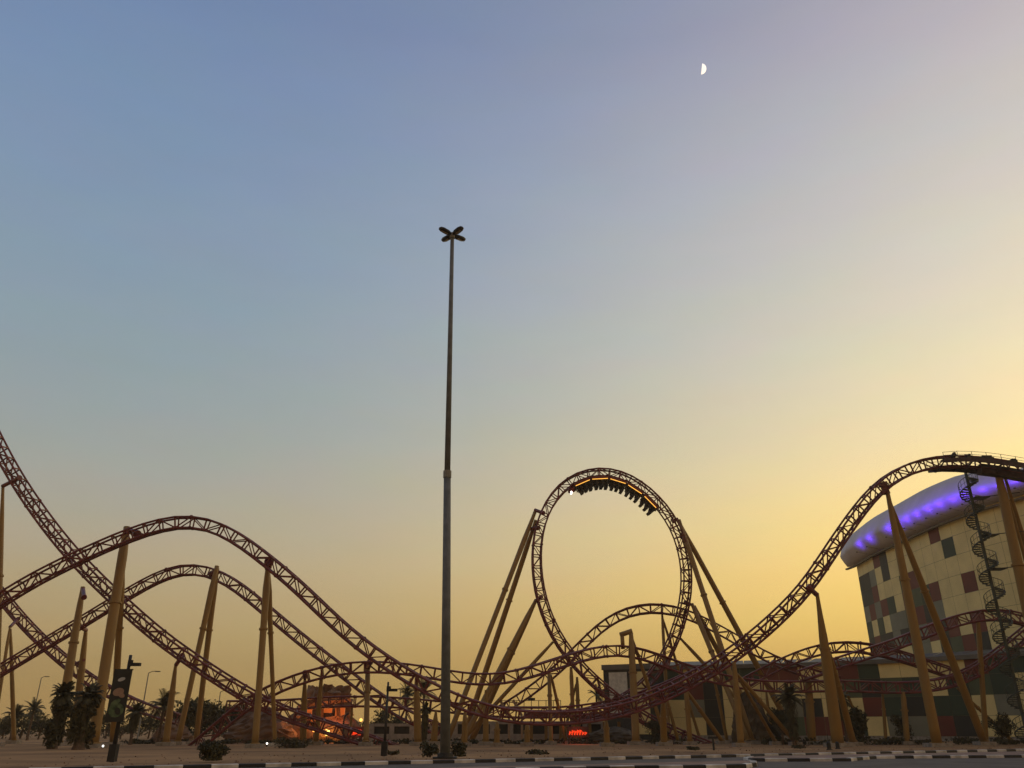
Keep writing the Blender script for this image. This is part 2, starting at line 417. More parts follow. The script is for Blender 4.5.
TB = [(-70, 648), (-35, 625), (0, 600), (30, 581), (82, 556), (126, 536), (170, 521), (193, 518), (214, 523), (230, 533), (245, 542), (266, 560), (293, 581), (326, 614), (347, 634), (376, 656), (405, 675), (432, 690), (455, 702), (488, 713), (520, 718), (555, 719), (590, 716), (622, 710), (647, 702), (663, 694), (686, 684), (710, 671), (733, 655), (751, 642), (770, 625), (788, 608), (807, 589), (830, 552), (855, 516), (876, 488), (896, 473), (924, 462), (946, 460), (985, 463), (1024, 470), (1080, 482)]
tB, FB = make_track('track of the tall left hill, dipping low and climbing to the summit platform', Y2(TB, [(0, 80), (.45, 82), (.6, 88), (.8, 84), (1, 84)]), bank=lambda f: R(6)+R(20)*math.exp(-((f-.66)/.09)**2))
TC = [(190, 752), (206, 740), (222, 724), (242, 706), (262, 693), (290, 681), (320, 672), (343, 667), (368, 666), (395, 667), (417, 670), (437, 674), (456, 677.5), (489, 682), (513, 678), (530, 672.5), (547, 667.5), (563, 661), (583, 655), (603, 649.5), (622, 648), (640, 651), (658, 659.5), (679, 668), (710, 677), (733, 683), (765, 687), (800, 687), (844, 685), (880, 688), (915, 688), (950, 684), (978, 671), (998, 657), (1012, 645), (1032, 628), (1060, 605)]
make_track('long undulating maroon track passing low behind the mast and swelling up under the loop', Y2(TC, [(0, 92), (.4, 94), (.6, 98), (1, 97)]), bank=R(4))
TD = [(-50, 700), (0, 671), (28, 654), (46, 643), (70, 630), (97, 613), (128, 594), (150, 581), (175, 567.5), (195, 566), (213, 571), (233, 582), (260, 605), (278, 620), (300, 639), (329, 661), (356, 682), (374, 696), (392, 708), (410, 719), (440, 730)]
make_track('maroon track of the second, smaller hill on the left, peaking under the tall one', Y2(TD, [(0, 97), (1, 99)]), bank=R(5))
TE = [(228, 706), (262, 706), (300, 704), (350, 701), (390, 702), (430, 705), (470, 710), (520, 713), (570, 712), (620, 704), (660, 690), (700, 672)]
make_track('level maroon track low behind the glowing rock hut', Y2(TE, [(0, 104), (1, 104)]))
TF = [(498, 712), (513, 703), (530, 693), (547, 678), (558, 669), (573, 655), (587, 640), (601, 625), (622, 612), (645, 607), (663, 607), (684, 611.5), (700, 619), (716, 628), (740, 641), (761, 655), (779, 664), (810, 674), (840, 682)]
make_track('maroon track of the low hill that arches across the bottom of the loop', Y2(TF, [(0, 113), (.5, 112), (1, 103)]))
TH = [(742, 684), (760, 674), (779, 665), (790, 659), (807, 652), (824, 647), (844, 645), (868, 647), (895, 654), (930, 666), (965, 678)]
make_track('flat maroon hump of track just left of the chequered building', Y2(TH, [(0, 104), (1, 101)]))
TI = [(800, 676), (836, 663), (860, 656), (885, 648), (910, 640), (922, 633), (944, 624), (971, 616), (993, 612), (1012, 613), (1024, 617), (1050, 630)]
make_track('maroon track climbing past the chequered wall behind the spiral stair', Y2(TI, [(0, 97), (1, 96)]))
TK = [(-30, 560), (-12, 578), (0, 594), (14, 612), (28, 628), (46, 645), (66, 663), (93, 683), (130, 703), (155, 713), (178, 719)]
make_track('maroon track running down to the ground at the far left behind the two bushy palms', Y2(TK, [(0, 104), (1, 106)]))
TL = [(720, 752), (680, 737), (650, 722), (632, 712), (617, 702), (607, 693), (597, 685), (583, 671), (568, 656), (556, 638), (547, 619), (540, 598), (536.5, 577), (535.6, 554), (537.5, 531), (544.5, 510), (556, 491), (573, 477), (594, 470.7), (612.5, 471), (634, 480), (655, 497.5), (671, 516), (682, 540), (687, 563), (688, 587), (684, 611), (677, 633.5), (664, 662), (649, 683), (632, 697), (600, 711), (570, 717)]
LC = at(612, 565, 107)
tL, FL = make_track('tall vertical loop of maroon lattice track with the train hanging at its top', Y2(TL, [(0, 102), (.5, 107), (1, 110)]), hint=LC, step=1.5)

# ---------------------------------------------------------------- supports
def px_r(w, p): return w*depth(p)/FPX/2
def support(label, legs, arm=None, group='yellow steel supports of the roller coaster', beam=None, name='track_support'):
    """legs: (top px, top py, Ytop, bottom px, Ybottom, width top px, width bottom px)"""
    p0 = gnd(legs[0][3], legs[0][4])
    t = thing(name, label, 'track support', p0, group)
    for (x, y, Y, bx, bY, wt, wb) in legs:
        a = at(x, y, Y); b = gnd(bx, bY, .35)
        rt, rb = px_r(wt*.95, a), px_r(wb*.84, b); rt = max(.12, rt); rb = max(rb, .16)
        m = MB(); L = (a-b).length
        fr = [0, .06, .3, .5, .7, .86, .93, .97, 1]
        rr = [rb, rb, rb*.97+rt*.03, rb*.85+rt*.15, rb*.5+rt*.5, rt*1.05, rt*.85, rt*.75, rt*.75]
        m.tube([b.lerp(a, f) for f in fr], rr, 14)
        lg = part(t, t, 'leg', m, M_sup, True)
        d = (a-b).normalized(); x_ = d.orthogonal().normalized(); y_ = d.cross(x_)
        q = b.lerp(a, .62); r_ = rb*.62+rt*.38
        f_ = MB(); f_.tube([q-d*.09, q+d*.09], r_*1.22+.03, 16); part(t, lg, 'flange', f_, M_sup)
        q = b; f_ = MB(); f_.tube([q-d*.07, q+d*.07], rb*1.28+.03, 16); part(t, lg, 'base_flange', f_, M_sup)
        w = MB(); w.box(Vector((b.x, b.y, .14)), (rb*3+.5, rb*3+.5, .42)); part(t, t, 'footing', w, M_conc)
    if arm:
        for (x0, y0, x1, y1, Y0, Y1, w) in arm:
            m = MB(); a, b = at(x0, y0, Y0), at(x1, y1, Y1)
            m.tube([a, b], [px_r(w, a), px_r(w, b)], 10)
            d = (b-a).normalized(); m.tube([b-d*.15, b+d*.15], px_r(w, b)*1.35, 10)
            part(t, t, 'saddle', m, M_track)
    if beam:
        m = MB()
        for (x0, y0, x1, y1, Y0, Y1, w) in beam:
            a, b = at(x0, y0, Y0), at(x1, y1, Y1); m.tube([a, b], px_r(w, a), 10)
        part(t, t, 'cap_beam', m, M_sup, True)
    return t
G = 'yellow steel supports of the roller coaster'
support('tall ochre column at the extreme left edge, reaching the first drop with a short arm', [(3, 486, 88, -6, 88, 4, 8)], arm=[(3, 486, 19, 478, 88, 86, 4)])
support('thin ochre two-legged support with a bent head near the left edge', [(10, 627, 101, -8, 100, 3, 4), (10.5, 629, 101, 14, 103, 3, 5)], arm=[(10, 627, 18, 619, 101, 104, 3)])
support('ochre column rising behind the leftmost bushy palm to the second hill', [(83, 587, 92, 57, 90, 6, 11)], arm=[(83, 589, 84, 597, 92, 90, 4)])
support('orange lit short column standing just behind the second bushy palm', [(86, 629, 103, 74, 104, 5, 9)], arm=[(86, 630, 80, 627, 103, 98, 4), (84, 660, 75, 664, 103, 106, 3)])
support('thick ochre A-frame rising behind the hanging banner to the tall hill', [(127, 527, 84, 93, 82, 9, 13), (123, 560, 86, 113, 92, 6, 8)], arm=[(128, 530, 137, 534, 84, 82, 6)])
support('ochre column with a narrow neck under the falling first drop, left of the far trees', [(176, 663, 91, 166, 91, 4, 8)], arm=[(176, 665, 182, 656, 91, 90, 4)])
support('ochre A-frame whose joined head stands above the second hill', [(217, 566, 97, 178, 95, 6, 6.5), (217, 566, 97, 196, 100, 6, 6.5)], arm=[(217, 569, 212, 574, 97, 98, 5)])
support('ochre A-frame holding the right slope of the tall hill', [(268, 566, 83, 255, 81, 7, 8), (268, 568, 83, 275, 87, 6, 5)], arm=[(268, 568, 269, 562, 83, 82, 7)])
support('short ochre column left of the glowing rock hut', [(305, 676, 94, 303, 95, 3.5, 8)], arm=[(305, 678, 305, 673, 94, 93, 4)])
support('slim short column standing in front of the glowing rock hut', [(322, 670, 93, 316, 94, 3.5, 6)])
support('ochre column right of the glowing rock hut under the level track', [(368, 664, 95, 366, 92, 5, 6.5)], arm=[(368, 668, 370, 662, 95, 93, 5)])
support('ochre column flaring at its foot, left of the grey mast', [(416, 672, 92, 418, 92, 3.5, 9)], arm=[(416, 690, 417, 680, 92, 84, 3)])
support('slender low post just right of the hut, under the level track', [(352, 705, 104, 350, 104, 2.5, 3)])
support('short pale cone partly behind the foot of the grey mast', [(436, 710, 96, 434, 96, 3, 8)])
support('longest raking pair of legs on the left side of the loop', [(535, 512, 107, 447, 100, 5, 6.5), (536, 520, 107, 463, 112, 5, 7)], arm=[(535, 510, 543, 513, 107, 106, 3.5), (530, 529, 538, 528, 107, 106, 3.5)])
support('middle raking pair of legs on the left side of the loop', [(536, 600, 106, 463, 101, 5, 7), (536, 600, 106, 472, 112, 5, 7)], arm=[(535, 601, 541, 597, 106, 105, 3)])
support('lowest single raking leg on the left side of the loop', [(553, 642, 105, 462, 104, 3.5, 5)])
support('longest raking pair of legs on the right side of the loop', [(679, 520, 109, 752, 102, 5, 7), (680, 524, 109, 797, 113, 5, 7)], arm=[(678, 519, 673, 521, 109, 109, 3.5), (686, 537, 681, 536, 109, 109, 3.5)])
support('middle raking pair of legs on the right side of the loop', [(692, 604, 109, 748, 101, 5, 6), (694, 606, 109, 765, 112, 5, 6)], arm=[(692, 605, 685, 602, 109, 109, 3)])
support('lowest single raking leg on the right side of the loop', [(680, 638, 109, 775, 109, 3.5, 4.5)])
support('left-hand narrow A-frame in the middle under the crossing tracks', [(549, 669, 99, 551, 97, 4, 5), (551, 675, 99, 566, 101, 3, 4)])
support('single ochre post right under the crossing of loop and hill tracks', [(571, 667, 104, 574, 104, 4, 5)])
support('small leaning A-frame just right of the track crossing', [(577, 677, 112, 579, 112, 3.5, 5), (576, 684, 112, 563, 113, 2.5, 3.5)])
support('stout ochre portal with a square bracket head beneath the loop', [(631, 633, 97, 636, 95, 6, 9), (632, 638, 97, 667, 99, 3.5, 4.5)], beam=[(620, 635, 632, 631, 97, 97, 5), (622, 634, 623, 649, 97, 97, 4)])
support('slim A-frame under the top of the arching low hill', [(662, 611, 112, 669, 110, 3, 4.5), (662, 616, 112, 700, 114, 2.5, 3.5)])
support('thick ochre column with two braces where the climb leaves the crossing tracks', [(734, 662, 86, 741, 86, 5, 8), (737, 674, 87, 795, 92, 4, 5), (740, 680, 88, 775, 96, 3, 4)])
support('bulky ochre column and rear strut under the steep climb, left of the chequered building', [(817, 593, 84, 838, 86, 5, 14), (829, 650, 86, 853, 91, 4, 8)], arm=[(817, 595, 808, 587, 84, 84, 5)])
support('tall ochre A-frame at the crest, in front of the building corner', [(887, 490, 84, 937, 85, 6, 12), (889, 500, 85, 984, 94, 5, 9)], arm=[(887, 494, 883, 484, 84, 84, 7)])
support('heaviest ochre column, beside the spiral stair at the right edge', [(997, 468, 84.5, 1056, 86, 9, 13), (1004, 474, 85, 1085, 98, 4, 6), (1009, 500, 85, 1075, 94, 3, 5)])
support('slim ochre column behind the spiral stair under the curving track', [(978, 620, 96, 986, 98, 5, 6)])
support('short stout ochre column in the gap left of the chequered building', [(808, 678, 98, 812, 98, 7, 10)])
support('short ochre column below the level track at the chequered wall', [(903, 692, 97, 907, 97, 5, 7)])
support('short forked column in front of the multicoloured low facade', [(686, 690, 96, 690, 96, 5, 6), (686, 690, 96, 722, 99, 3.5, 5)])
support('short column under the climbing track, right of the portal support', [(663, 702, 89, 664, 90, 5, 8)])
for (x, y, Y, l) in ((486, 690, 94, 'short column below the long track, first right of the mast'), (497, 722, 88, 'stub column with its cap in the bottom of the dip, right of the slanted braces'), (527, 724, 89, 'stub column in the dip, left of the red lights'), (606, 720, 88, 'stub column in the dip, right of the red lights'), (465, 712, 88, 'stub column in the dip beside the mast')):
    support(l, [(x, y, Y, x+(x-512)*.01, Y, 4, 7)])
for (x0, y0, Y0, x1, Y1, l) in ((664, 688, 99, 678, 100, 'thin leaning post behind the portal support, before the facade'), (712, 668, 104, 727, 105, 'thin leaning post between the forked column and the braced column'), (846, 690, 99, 864, 101, 'thin leaning post right of the bulky column'), (957, 688, 99, 1012, 101, 'long thin strut slanting down before the facade at the right'), (766, 690, 101, 772, 101, 'thin upright post right of the braced column'), (882, 690, 99, 886, 99, 'thin upright post left of the crest A-frame')):
    support(l, [(x0, y0, Y0, x1, Y1, 2.5, 4)])
# dark steel brace and pale braces
t = thing('slanted_brace', 'dark steel beam lying aslant at the foot of the braced column', 'brace', gnd(772, 99)); m = MB(); m.beam(at(760, 715, 99), gnd(783, 99, .2), .45, .45); m.box(gnd(783, 99, .1), (.9, .9, .2)); part(t, t, 'beam', m, M_dark)
for (x, l) in ((500, 'left of two pale slanted beams by the start of the arching hill'), (513, 'right of two pale slanted beams by the start of the arching hill')):
    t = thing('slanted_beam', l, 'brace', gnd(x+12, 111), 'pale slanted beams'); m = MB(); m.beam(at(x, 700, 111), at(x+9, 716, 111), .35, .35); m.tube([at(x+9, 716, 111), gnd(x+9, 111)], .15, 8); part(t, t, 'beam', m, mat('pale_beam', (.35, .24, .15)))

# ---------------------------------------------------------------- train and riders on the loop
def frame_at(s):          # s index float in FL
    i = int(s); f = s-i; a, b = FL[i], FL[min(i+1, len(FL)-1)]
    return [a[k].lerp(b[k], f) for k in range(4)]
def find(px):
    best = None
    for k in range(len(FL)*10-10):
        c = frame_at(k/10)[0]; x, y = proj(c)
        if y < 520 and c.z > 20:
            if best is None or abs(x-px) < best[0]: best = (abs(x-px), k/10)
    return best[1]
s0, s1 = find(570), find(661)
M_red = mat('train_red', (0.16, 0.02, 0.015), .4); M_seat = mat('black_seat', (0.012, 0.012, 0.013), .6)
M_strip = mat('gold_glint', (0.7, 0.4, 0.08), .4, 0, .05, 2, emit=(1.0, 0.48, 0.07), estr=1.5)  # gold trim; the sunset sky mirrored in it is put in as emission
M_lamp = mat('white_lamp', (0.9, 0.9, 0.9), .3, emit=(1, .97, .9), estr=3)
M_skin = mat('skin', (0.32, 0.19, 0.13), .6); M_shirt = mat('dark_clothes', (0.02, 0.025, 0.022), .9, 0, .4, 4, col2=(.05, .05, .04)); M_hair = mat('dark_hair', (.012, .01, .008), .8)
def person_mesh():
    V = [(0, 0, .12), (0, 0, .42), (0, 0, .62), (0, 0, .70), (.02, 0, .80), (.02, 0, .93),
         (.02, .11, .10), (.44, .12, .10), (.50, .13, -.32), (.62, .13, -.36),
         (.02, -.11, .10), (.44, -.12, .10), (.50, -.13, -.32), (.62, -.13, -.36),
         (0, .19, .60), (.10, .30, .40), (.30, .26, .52), (.38, .24, .58),
         (0, -.19, .60), (.10, -.30, .40), (.30, -.26, .52), (.38, -.24, .58)]
    E = [(0, 1), (1, 2), (2, 3), (3, 4), (4, 5), (0, 6), (6, 7), (7, 8), (8, 9), (0, 10), (10, 11), (11, 12), (12, 13), (2, 14), (14, 15), (15, 16), (16, 17), (2, 18), (18, 19), (19, 20), (20, 21)]
    Rr = [.15, .14, .15, .06, .10, .09, .09, .07, .05, .04, .09, .07, .05, .04, .06, .05, .04, .035, .06, .05, .04, .035]
    me = bpy.data.meshes.new('tmp'); me.from_pydata(V, E, []); o = bpy.data.objects.new('tmp', me); COL.objects.link(o)
    sm = o.modifiers.new('s', 'SKIN')
    for i, v in enumerate(me.skin_vertices[0].data): v.radius = (Rr[i], Rr[i]); v.use_root = (i == 0)
    ss = o.modifiers.new('u', 'SUBSURF'); ss.levels = 1
    dg = bpy.context.evaluated_depsgraph_get(); dg.update()
    r = bpy.data.meshes.new_from_object(o.evaluated_get(dg)); bpy.data.objects.remove(o)
    r.name = 'person'; r.materials.clear(); r.materials.append(M_shirt); r.materials.append(M_skin)
    for p in r.polygons:
        p.use_smooth = True
        if p.center.z > .71 or (p.center.x > .27 and abs(p.center.y) > .19 and p.center.z > .3): p.material_index = 1
    return r
PM = person_mesh()
hb = MB()
for k in range(6):
    z = .86+.03*k; r_ = [.115, .118, .11, .10, .07, .02][k]
hb.tube([Vector((-.02, 0, .80+.03*k)) for k in range(8)], [.085, .108, .115, .118, .112, .10, .075, .03], 10)
HM = hb.build('hair', M_hair); HMD = HM.data; bpy.data.objects.remove(HM)
mid = frame_at((s0+s1)/2)
train = thing('coaster_train', 'five-car train with gold side strips, sky glint put in as emission, hanging upside down inside the top of the loop', 'roller coaster train', mid[0])
ncar = 5; clen = (s1-s0)/ncar
def fm(s, lift):
    c, T, s_, u = frame_at(s); T = T.normalized(); u = (u-T*u.dot(T)).normalized(); y = u.cross(T)
    return Matrix.Translation(c+u*lift) @ Matrix((( -T.x, -y.x, u.x, 0), (-T.y, -y.y, u.y, 0), (-T.z, -y.z, u.z, 0), (0, 0, 0, 1)))
def addm(mb, other, Mx):
    b = len(mb.v); mb.v += [Mx @ v for v in other.v]; mb.f += [tuple(b+i for i in f) for f in other.f]; mb.m += other.m
persons = []
for k in range(ncar):
    sa = s0+clen*(k+.5); Mx = fm(sa, .55+.28); Lc = clen*1.5*.93
    ch = MB()
    # shaped chassis: lower pan, side fairings, wheel bogies
    pan = MB(); pan.box((0, 0, .08), (Lc, 1.1, .22))
    for sg in (-1, 1):
        pan.tube([Vector((-Lc/2, sg*.62, .10)), Vector((-Lc*.3, sg*.66, .24)), Vector((Lc*.3, sg*.66, .24)), Vector((Lc/2, sg*.6, .10))], [.07, .13, .13, .06], 8)
    addm(ch, pan, Mx); car = part(train, train, 'car', ch, M_red)
    for sg in (-1, 1):
        st = MB(); s_ = MB(); s_.box((0, sg*.80, .27), (Lc*.80, .05, .085)); addm(st, s_, Mx); part(train, car, 'glint_strip', st, M_strip)
        fs = MB(); f2 = MB(); f2.box((0, sg*.72, .02), (Lc*.9, .12, .34)); addm(fs, f2, Mx); part(train, car, 'side_fairing', fs, M_red)
    for x in (-Lc*.38, Lc*.38):
        for sg in (-1, 1):
            w_ = MB(); w2 = MB()
            w_.tube([Vector((x, sg*.5, -.16)), Vector((x, sg*.66, -.16))], .16, 12); w_.tube([Vector((x, sg*.76, -.30)), Vector((x, sg*.76, -.22))], .12, 10)
            w_.box((x, sg*.72, -.1), (.4, .06, .35))
            addm(w2, w_, Mx); part(train, car, 'wheel_assembly', w2, M_black)
    for row in (0, 1, 2):
        rk = ['front row, next to the white headlamps', 'second row', 'third row', 'fourth row', 'fifth row', 'sixth row', 'seventh row', 'eighth row', 'ninth row', 'tenth row', 'eleventh row', 'twelfth row', 'thirteenth row', 'second to last row', 'last row, at the right end'][k*3+row]
        sr = s0+clen*(k+.2+.31*row)
        for sg in (-1, 1):
            Ms = fm(sr, .55+.52) @ Matrix.Translation((0, sg*.33, 0))
            q = MB(); q.box((0.02, 0, -.03), (.62, .50, .26)); q.box((-.25, 0, .48), (.24, .52, 1.0)); q.box((-.12, 0, 1.04), (.40, .40, .34)); q.box((.42, .14, -.40), (.2, .12, .5)); q.box((.42, -.14, -.40), (.2, .12, .5)); q.box((.34, .22, .0), (.3, .08, .5)); q.box((.34, -.22, .0), (.3, .08, .5))
            q.tube([Vector((-.16, .15, .78)), Vector((.10, .17, .74)), Vector((.26, .15, .40)), Vector((.24, .05, .25))], .05, 7)
            q.tube([Vector((-.16, -.15, .78)), Vector((.10, -.17, .74)), Vector((.26, -.15, .40)), Vector((.24, -.05, .25))], .05, 7)
            a = MB(); addm(a, q, Ms); part(train, car, 'seat', a, M_seat)
            o = bpy.data.objects.new('person', PM); COL.objects.link(o); o.matrix_world = Ms
            h = bpy.data.objects.new('hair', HMD); COL.objects.link(h); h.parent = o
            tag(o, 'rider in dark clothes hanging in the train, '+rk+(', counted from the headlamp end' if 0 < k*3+row < 13 else ''), 'person', 'riders in the '+rk.split(',')[0])
nose = MB(); n_ = MB(); n_.tube([Vector((0, 0, .1)), Vector((.5, 0, .16)), Vector((.85, 0, .3))], [.55, .42, .15], 12); Mx = fm(s0-.1, .83); 
addm(nose, n_, Mx); nc = part(train, train, 'nose_cone', nose, M_red, True)
for sg in (-1, 1):
    l_ = MB(); l2 = MB(); l_.tube([Vector((.5, sg*.3, .45)), Vector((.66, sg*.3, .48))], [.17, .13], 10)
    addm(l2, l_, Mx); part(train, nc, 'headlamp', l2, M_lamp)

# ---------------------------------------------------------------- summit platform and spiral stair
i0 = min(range(len(FB)), key=lambda i: abs(proj(FB[i][0])[0]-940) if i > len(FB)*.6 else 1e9)
seg = FB[i0:]
plat = thing('summit_platform', 'dark maintenance walkway with railings along the summit at the right edge', 'walkway', seg[0][0])
for sg in (-1, 1):
    m = MB(); ra = MB()
    for i in range(len(seg)-1):
        a = seg[i][0]+Vector((0, sg*1.45, -.15)); b = seg[i+1][0]+Vector((0, sg*1.45, -.15)); m.beam(a, b, .9, .12)
        m.beam(a+Vector((0, sg*.42, -.22)), b+Vector((0, sg*.42, -.22)), .1, .42)
        for z in (.4, .75): ra.tube([a+Vector((0, sg*.42, z)), b+Vector((0, sg*.42, z))], .025, 5)
        part(plat, plat, 'railing_post', one('tube', [a+Vector((0, sg*.42, 0)), a+Vector((0, sg*.42, .77))], .03, 5), M_dark)
    part(plat, plat, 'deck', m, M_deck); part(plat, plat, 'railing', ra, M_dark)
    for i in range(0, len(seg), 2):
        c = seg[i][0]; part(plat, plat, 'bracket', one('beam', c+Vector((0, sg*1.8, -.35)), c+Vector((0, sg*.3, -1.0)), .1, .12), M_deck)
for i, w, h, z in ((1, .4, .3, .35), (2, .5, .35, .15), (3, 2.2, .35, .1), (5, 1.0, .45, .15), (7, .4, .35, .6), (9, .9, .35, .15)):
    if i < len(seg):
        mm = one('box', seg[i][0]+Vector((0, -1.1, z)), (w, .5, h)); mm.box(seg[i][0]+Vector((w*.2, -1.1, z+h*.5+.1)), (w*.45, .4, .2)); part(plat, plat, 'motor_housing', mm, M_dark)
m = MB()
for i in range(3, len(seg)-1):   # chain trough below the rails
    m.beam(seg[i][0]+Vector((0, 0, -.72)), seg[i+1][0]+Vector((0, 0, -.72)), 1.0, 1.05)
part(plat, plat, 'chain_trough', m, M_deck)

sc = at(966, 474, 87.5); sx, sy = sc.x, 87.5; stop = sc.z
stair = thing('spiral_stair', 'dark grey spiral staircase twisting down from the summit platform in front of the cream wall', 'staircase', (sx, sy, 0))
m = MB(); m.tube([Vector((sx, sy, 0)), Vector((sx, sy, stop+.6))], .17, 10); part(stair, stair, 'pole', m, M_steel)
st = MB(); hr = MB(); bal = MB(); rise = .2; rad = 1.08; turn = 2*math.pi/15.5; ns = int(stop/rise); hp = []; hp2 = []; hp3 = []
for k in range(ns):
    a = k*turn+.6; z = k*rise+.1; d = Vector((math.cos(a), math.sin(a), 0)); d2 = Vector((math.cos(a+turn*1.05), math.sin(a+turn*1.05), 0))
    c = Vector((sx, sy, z)); b = len(st.v)
    st.v += [c+d*.15, c+d*rad, c+d2*rad, c+d2*.15]; st.v += [v+Vector((0, 0, .10)) for v in st.v[-4:]]
    for f in ((3, 2, 1, 0), (4, 5, 6, 7), (0, 1, 5, 4), (1, 2, 6, 5), (2, 3, 7, 6), (3, 0, 4, 7)): st.f.append(tuple(b+i for i in f)); st.m.append(0)
    e = c+d*rad; bal.tube([e, e+Vector((0, 0, 1.1))], .022, 4, cap=False)
    hp.append(e+Vector((0, 0, 1.1))); hp2.append(e+Vector((0, 0, .04))); hp3.append(e+Vector((0, 0, .58)))
hr.tube(hp, .035, 5); hr.tube(hp3, .02, 4)
part(stair, stair, 'steps', st, M_steel); part(stair, stair, 'handrail', hr, M_steel); part(stair, stair, 'balusters', bal, M_steel)
m = MB(); m.tube(hp2, .07, 5); part(stair, stair, 'stringer', m, M_steel)
for z in (stop*.33, stop*.62, stop*.75, stop*.9):
    part(stair, stair, 'landing', one('box', (sx+.9, sy, z), (1.6, 1.4, .1)), M_steel)
    part(stair, stair, 'tie_rod', one('tube', [Vector((sx, sy, z)), Vector((sx+4.4+(stop-z)*.07, 86, z+.25))], .05, 6), M_steel)

# ---------------------------------------------------------------- chequered building
PAL = {'c': 0, 'm': 1, 'g': 2, 'k': 3, 's': 4, 'o': 5}
PM_ = [M_cream, M_maroonp, M_greenp, M_blackp, M_greyp, M_olive, M_gap]
def panel_wall(pline, z0, z1, cw, rh, fn, seed, spec=()):
    mb = MB(); rnd = random.Random(seed)
    L = [0]
    for i in range(1, len(pline)): L.append(L[-1]+(pline[i]-pline[i-1]).length)
    nc_ = round(L[-1]/cw); nr = round((z1-z0)/rh); cw = L[-1]/nc_; rh = (z1-z0)/nr
    def P(s):
        for i in range(len(L)-1):
            if s <= L[i+1]+1e-6: return pline[i].lerp(pline[i+1], (s-L[i])/(L[i+1]-L[i]))
        return pline[-1]
    forced = {}
    if spec:
        cells = []
        for c in range(nc_):
            for r in range(nr):
                q = (P(c*cw)+P((c+1)*cw))/2; q.z = z0+(r+.5)*rh; cells.append((proj(q), (c, r)))
        for (x, y, k) in spec:
            forced[min(cells, key=lambda e: (e[0][0]-x)**2+(e[0][1]-y)**2)[1]] = k
    for c in range(nc_):
        a, b = P(c*cw), P((c+1)*cw); d = (b-a).normalized(); nn = Vector((d.y, -d.x, 0))
        # backing behind the joints
        mb.quad(a-nn*.06+Vector((0, 0, z0)), b-nn*.06+Vector((0, 0, z0)), b-nn*.06+Vector((0, 0, z1)), a-nn*.06+Vector((0, 0, z1)), 6)
        for r in range(nr):
            za, zb = z0+r*rh+.02, z0+(r+1)*rh-.02; a2, b2 = a+d*.02, b-d*.02
            pc = (a+b)/2; pc.z = (za+zb)/2; mi = PAL[forced.get((c, r)) or fn(pc, rnd)]
            mb.quad((a2.x, a2.y, za), (b2.x, b2.y, za), (b2.x, b2.y, zb), (a2.x, a2.y, zb), mi)
    return mb
def roofpt(px, py, H):      # ground-plan point whose height-H corner is seen at (px, py)
    t = (384-py)/FPX; dy = CT-t*ST; dz = ST+t*CT; k = (H-H0)/dz
    return Vector(((px-512)/FPX*k, dy*k, 0))
HW = 33.0
big = [roofpt(x, y-2.0, HW) for x, y in ((856, 565), (878, 552), (905, 539.5), (930, 527.5), (958, 516), (995, 503.5), (1024, 495.5))]
e = big[-1]-big[-2]; big += [big[-1]+e.normalized()*14, big[-1]+e.normalized()*30+Vector((6, 0, 0))]
bigc = catmull(big, 2.0)
SPEC = [(932, 536, 'm'), (947, 548, 'g'), (966, 577, 'm'), (909, 574, 'm'), (936, 597, 'm'), (884, 552, 'k'), (880, 565, 'm'), (885, 577, 'k'), (866, 585, 'k'), (874, 583, 's'), (877, 597, 'm'), (893, 593, 'c'), (905, 590, 'g'), (917, 592, 'o'), (898, 560, 'c'), (868, 570, 'c'), (896, 606, 'g'), (884, 612, 'm'), (876, 616, 'm'), (893, 624, 's'), (877, 630, 'c'), (886, 633, 'g'), (905, 612, 's'), (917, 612, 'm'), (930, 600, 'g'), (942, 608, 's'), (952, 628, 'm'), (965, 630, 'c'), (976, 627, 'm'), (968, 646, 'm'), (952, 643, 'o'), (934, 648, 'c'), (926, 622, 'm')]
def bigfn(p, rnd):
    x, y = proj(p); best = min(SPEC, key=lambda s: (s[0]-x)**2+(s[1]-y)**2); d = math.hypot(best[0]-x, best[1]-y)
    if (x > 915 and y < 592) or y < 548 or (x > 893 and y < 565): return 'c'
    if y > 640 or (y > 570+(x-860)*.55): return rnd.choice('cmgksokgmksc') if x < 990 else rnd.choice('cccmg')
    return 'c'
bb = thing('arena_building', 'large curved cream building with scattered maroon and green panels and a violet-lit roof rim', 'building', big[0])
wl = panel_wall(bigc, 0, HW, 3.2, 3.05, bigfn, 3, SPEC)
wal = part(bb, bb, 'wall', wl, PM_)
# far side so it is a closed volume
m = MB(); back = [p+Vector((60, 8, 0)) for p in (bigc[0], bigc[-1])]
for a, b in ((bigc[0]+Vector((.1, .1, 0)), bigc[0]+Vector((90, 30, 0))), (bigc[0]+Vector((90, 30, 0)), bigc[-1]+Vector((60, 0, 0))), (bigc[-1]+Vector((60, 0, 0)), bigc[-1]+Vector((.1, 0, 0)))):
    m.quad((a.x, a.y, 0), (b.x, b.y, 0), (b.x, b.y, HW), (a.x, a.y, HW))
part(bb, bb, 'rear_wall', m, M_cream)
def interp(x, T):
    if x <= T[0][0]: return T[0][1]
    for (a, b), (c, d) in zip(T, T[1:]):
        if x <= c: return b+(d-b)*(x-a)/(c-a)
    return T[-1][1]
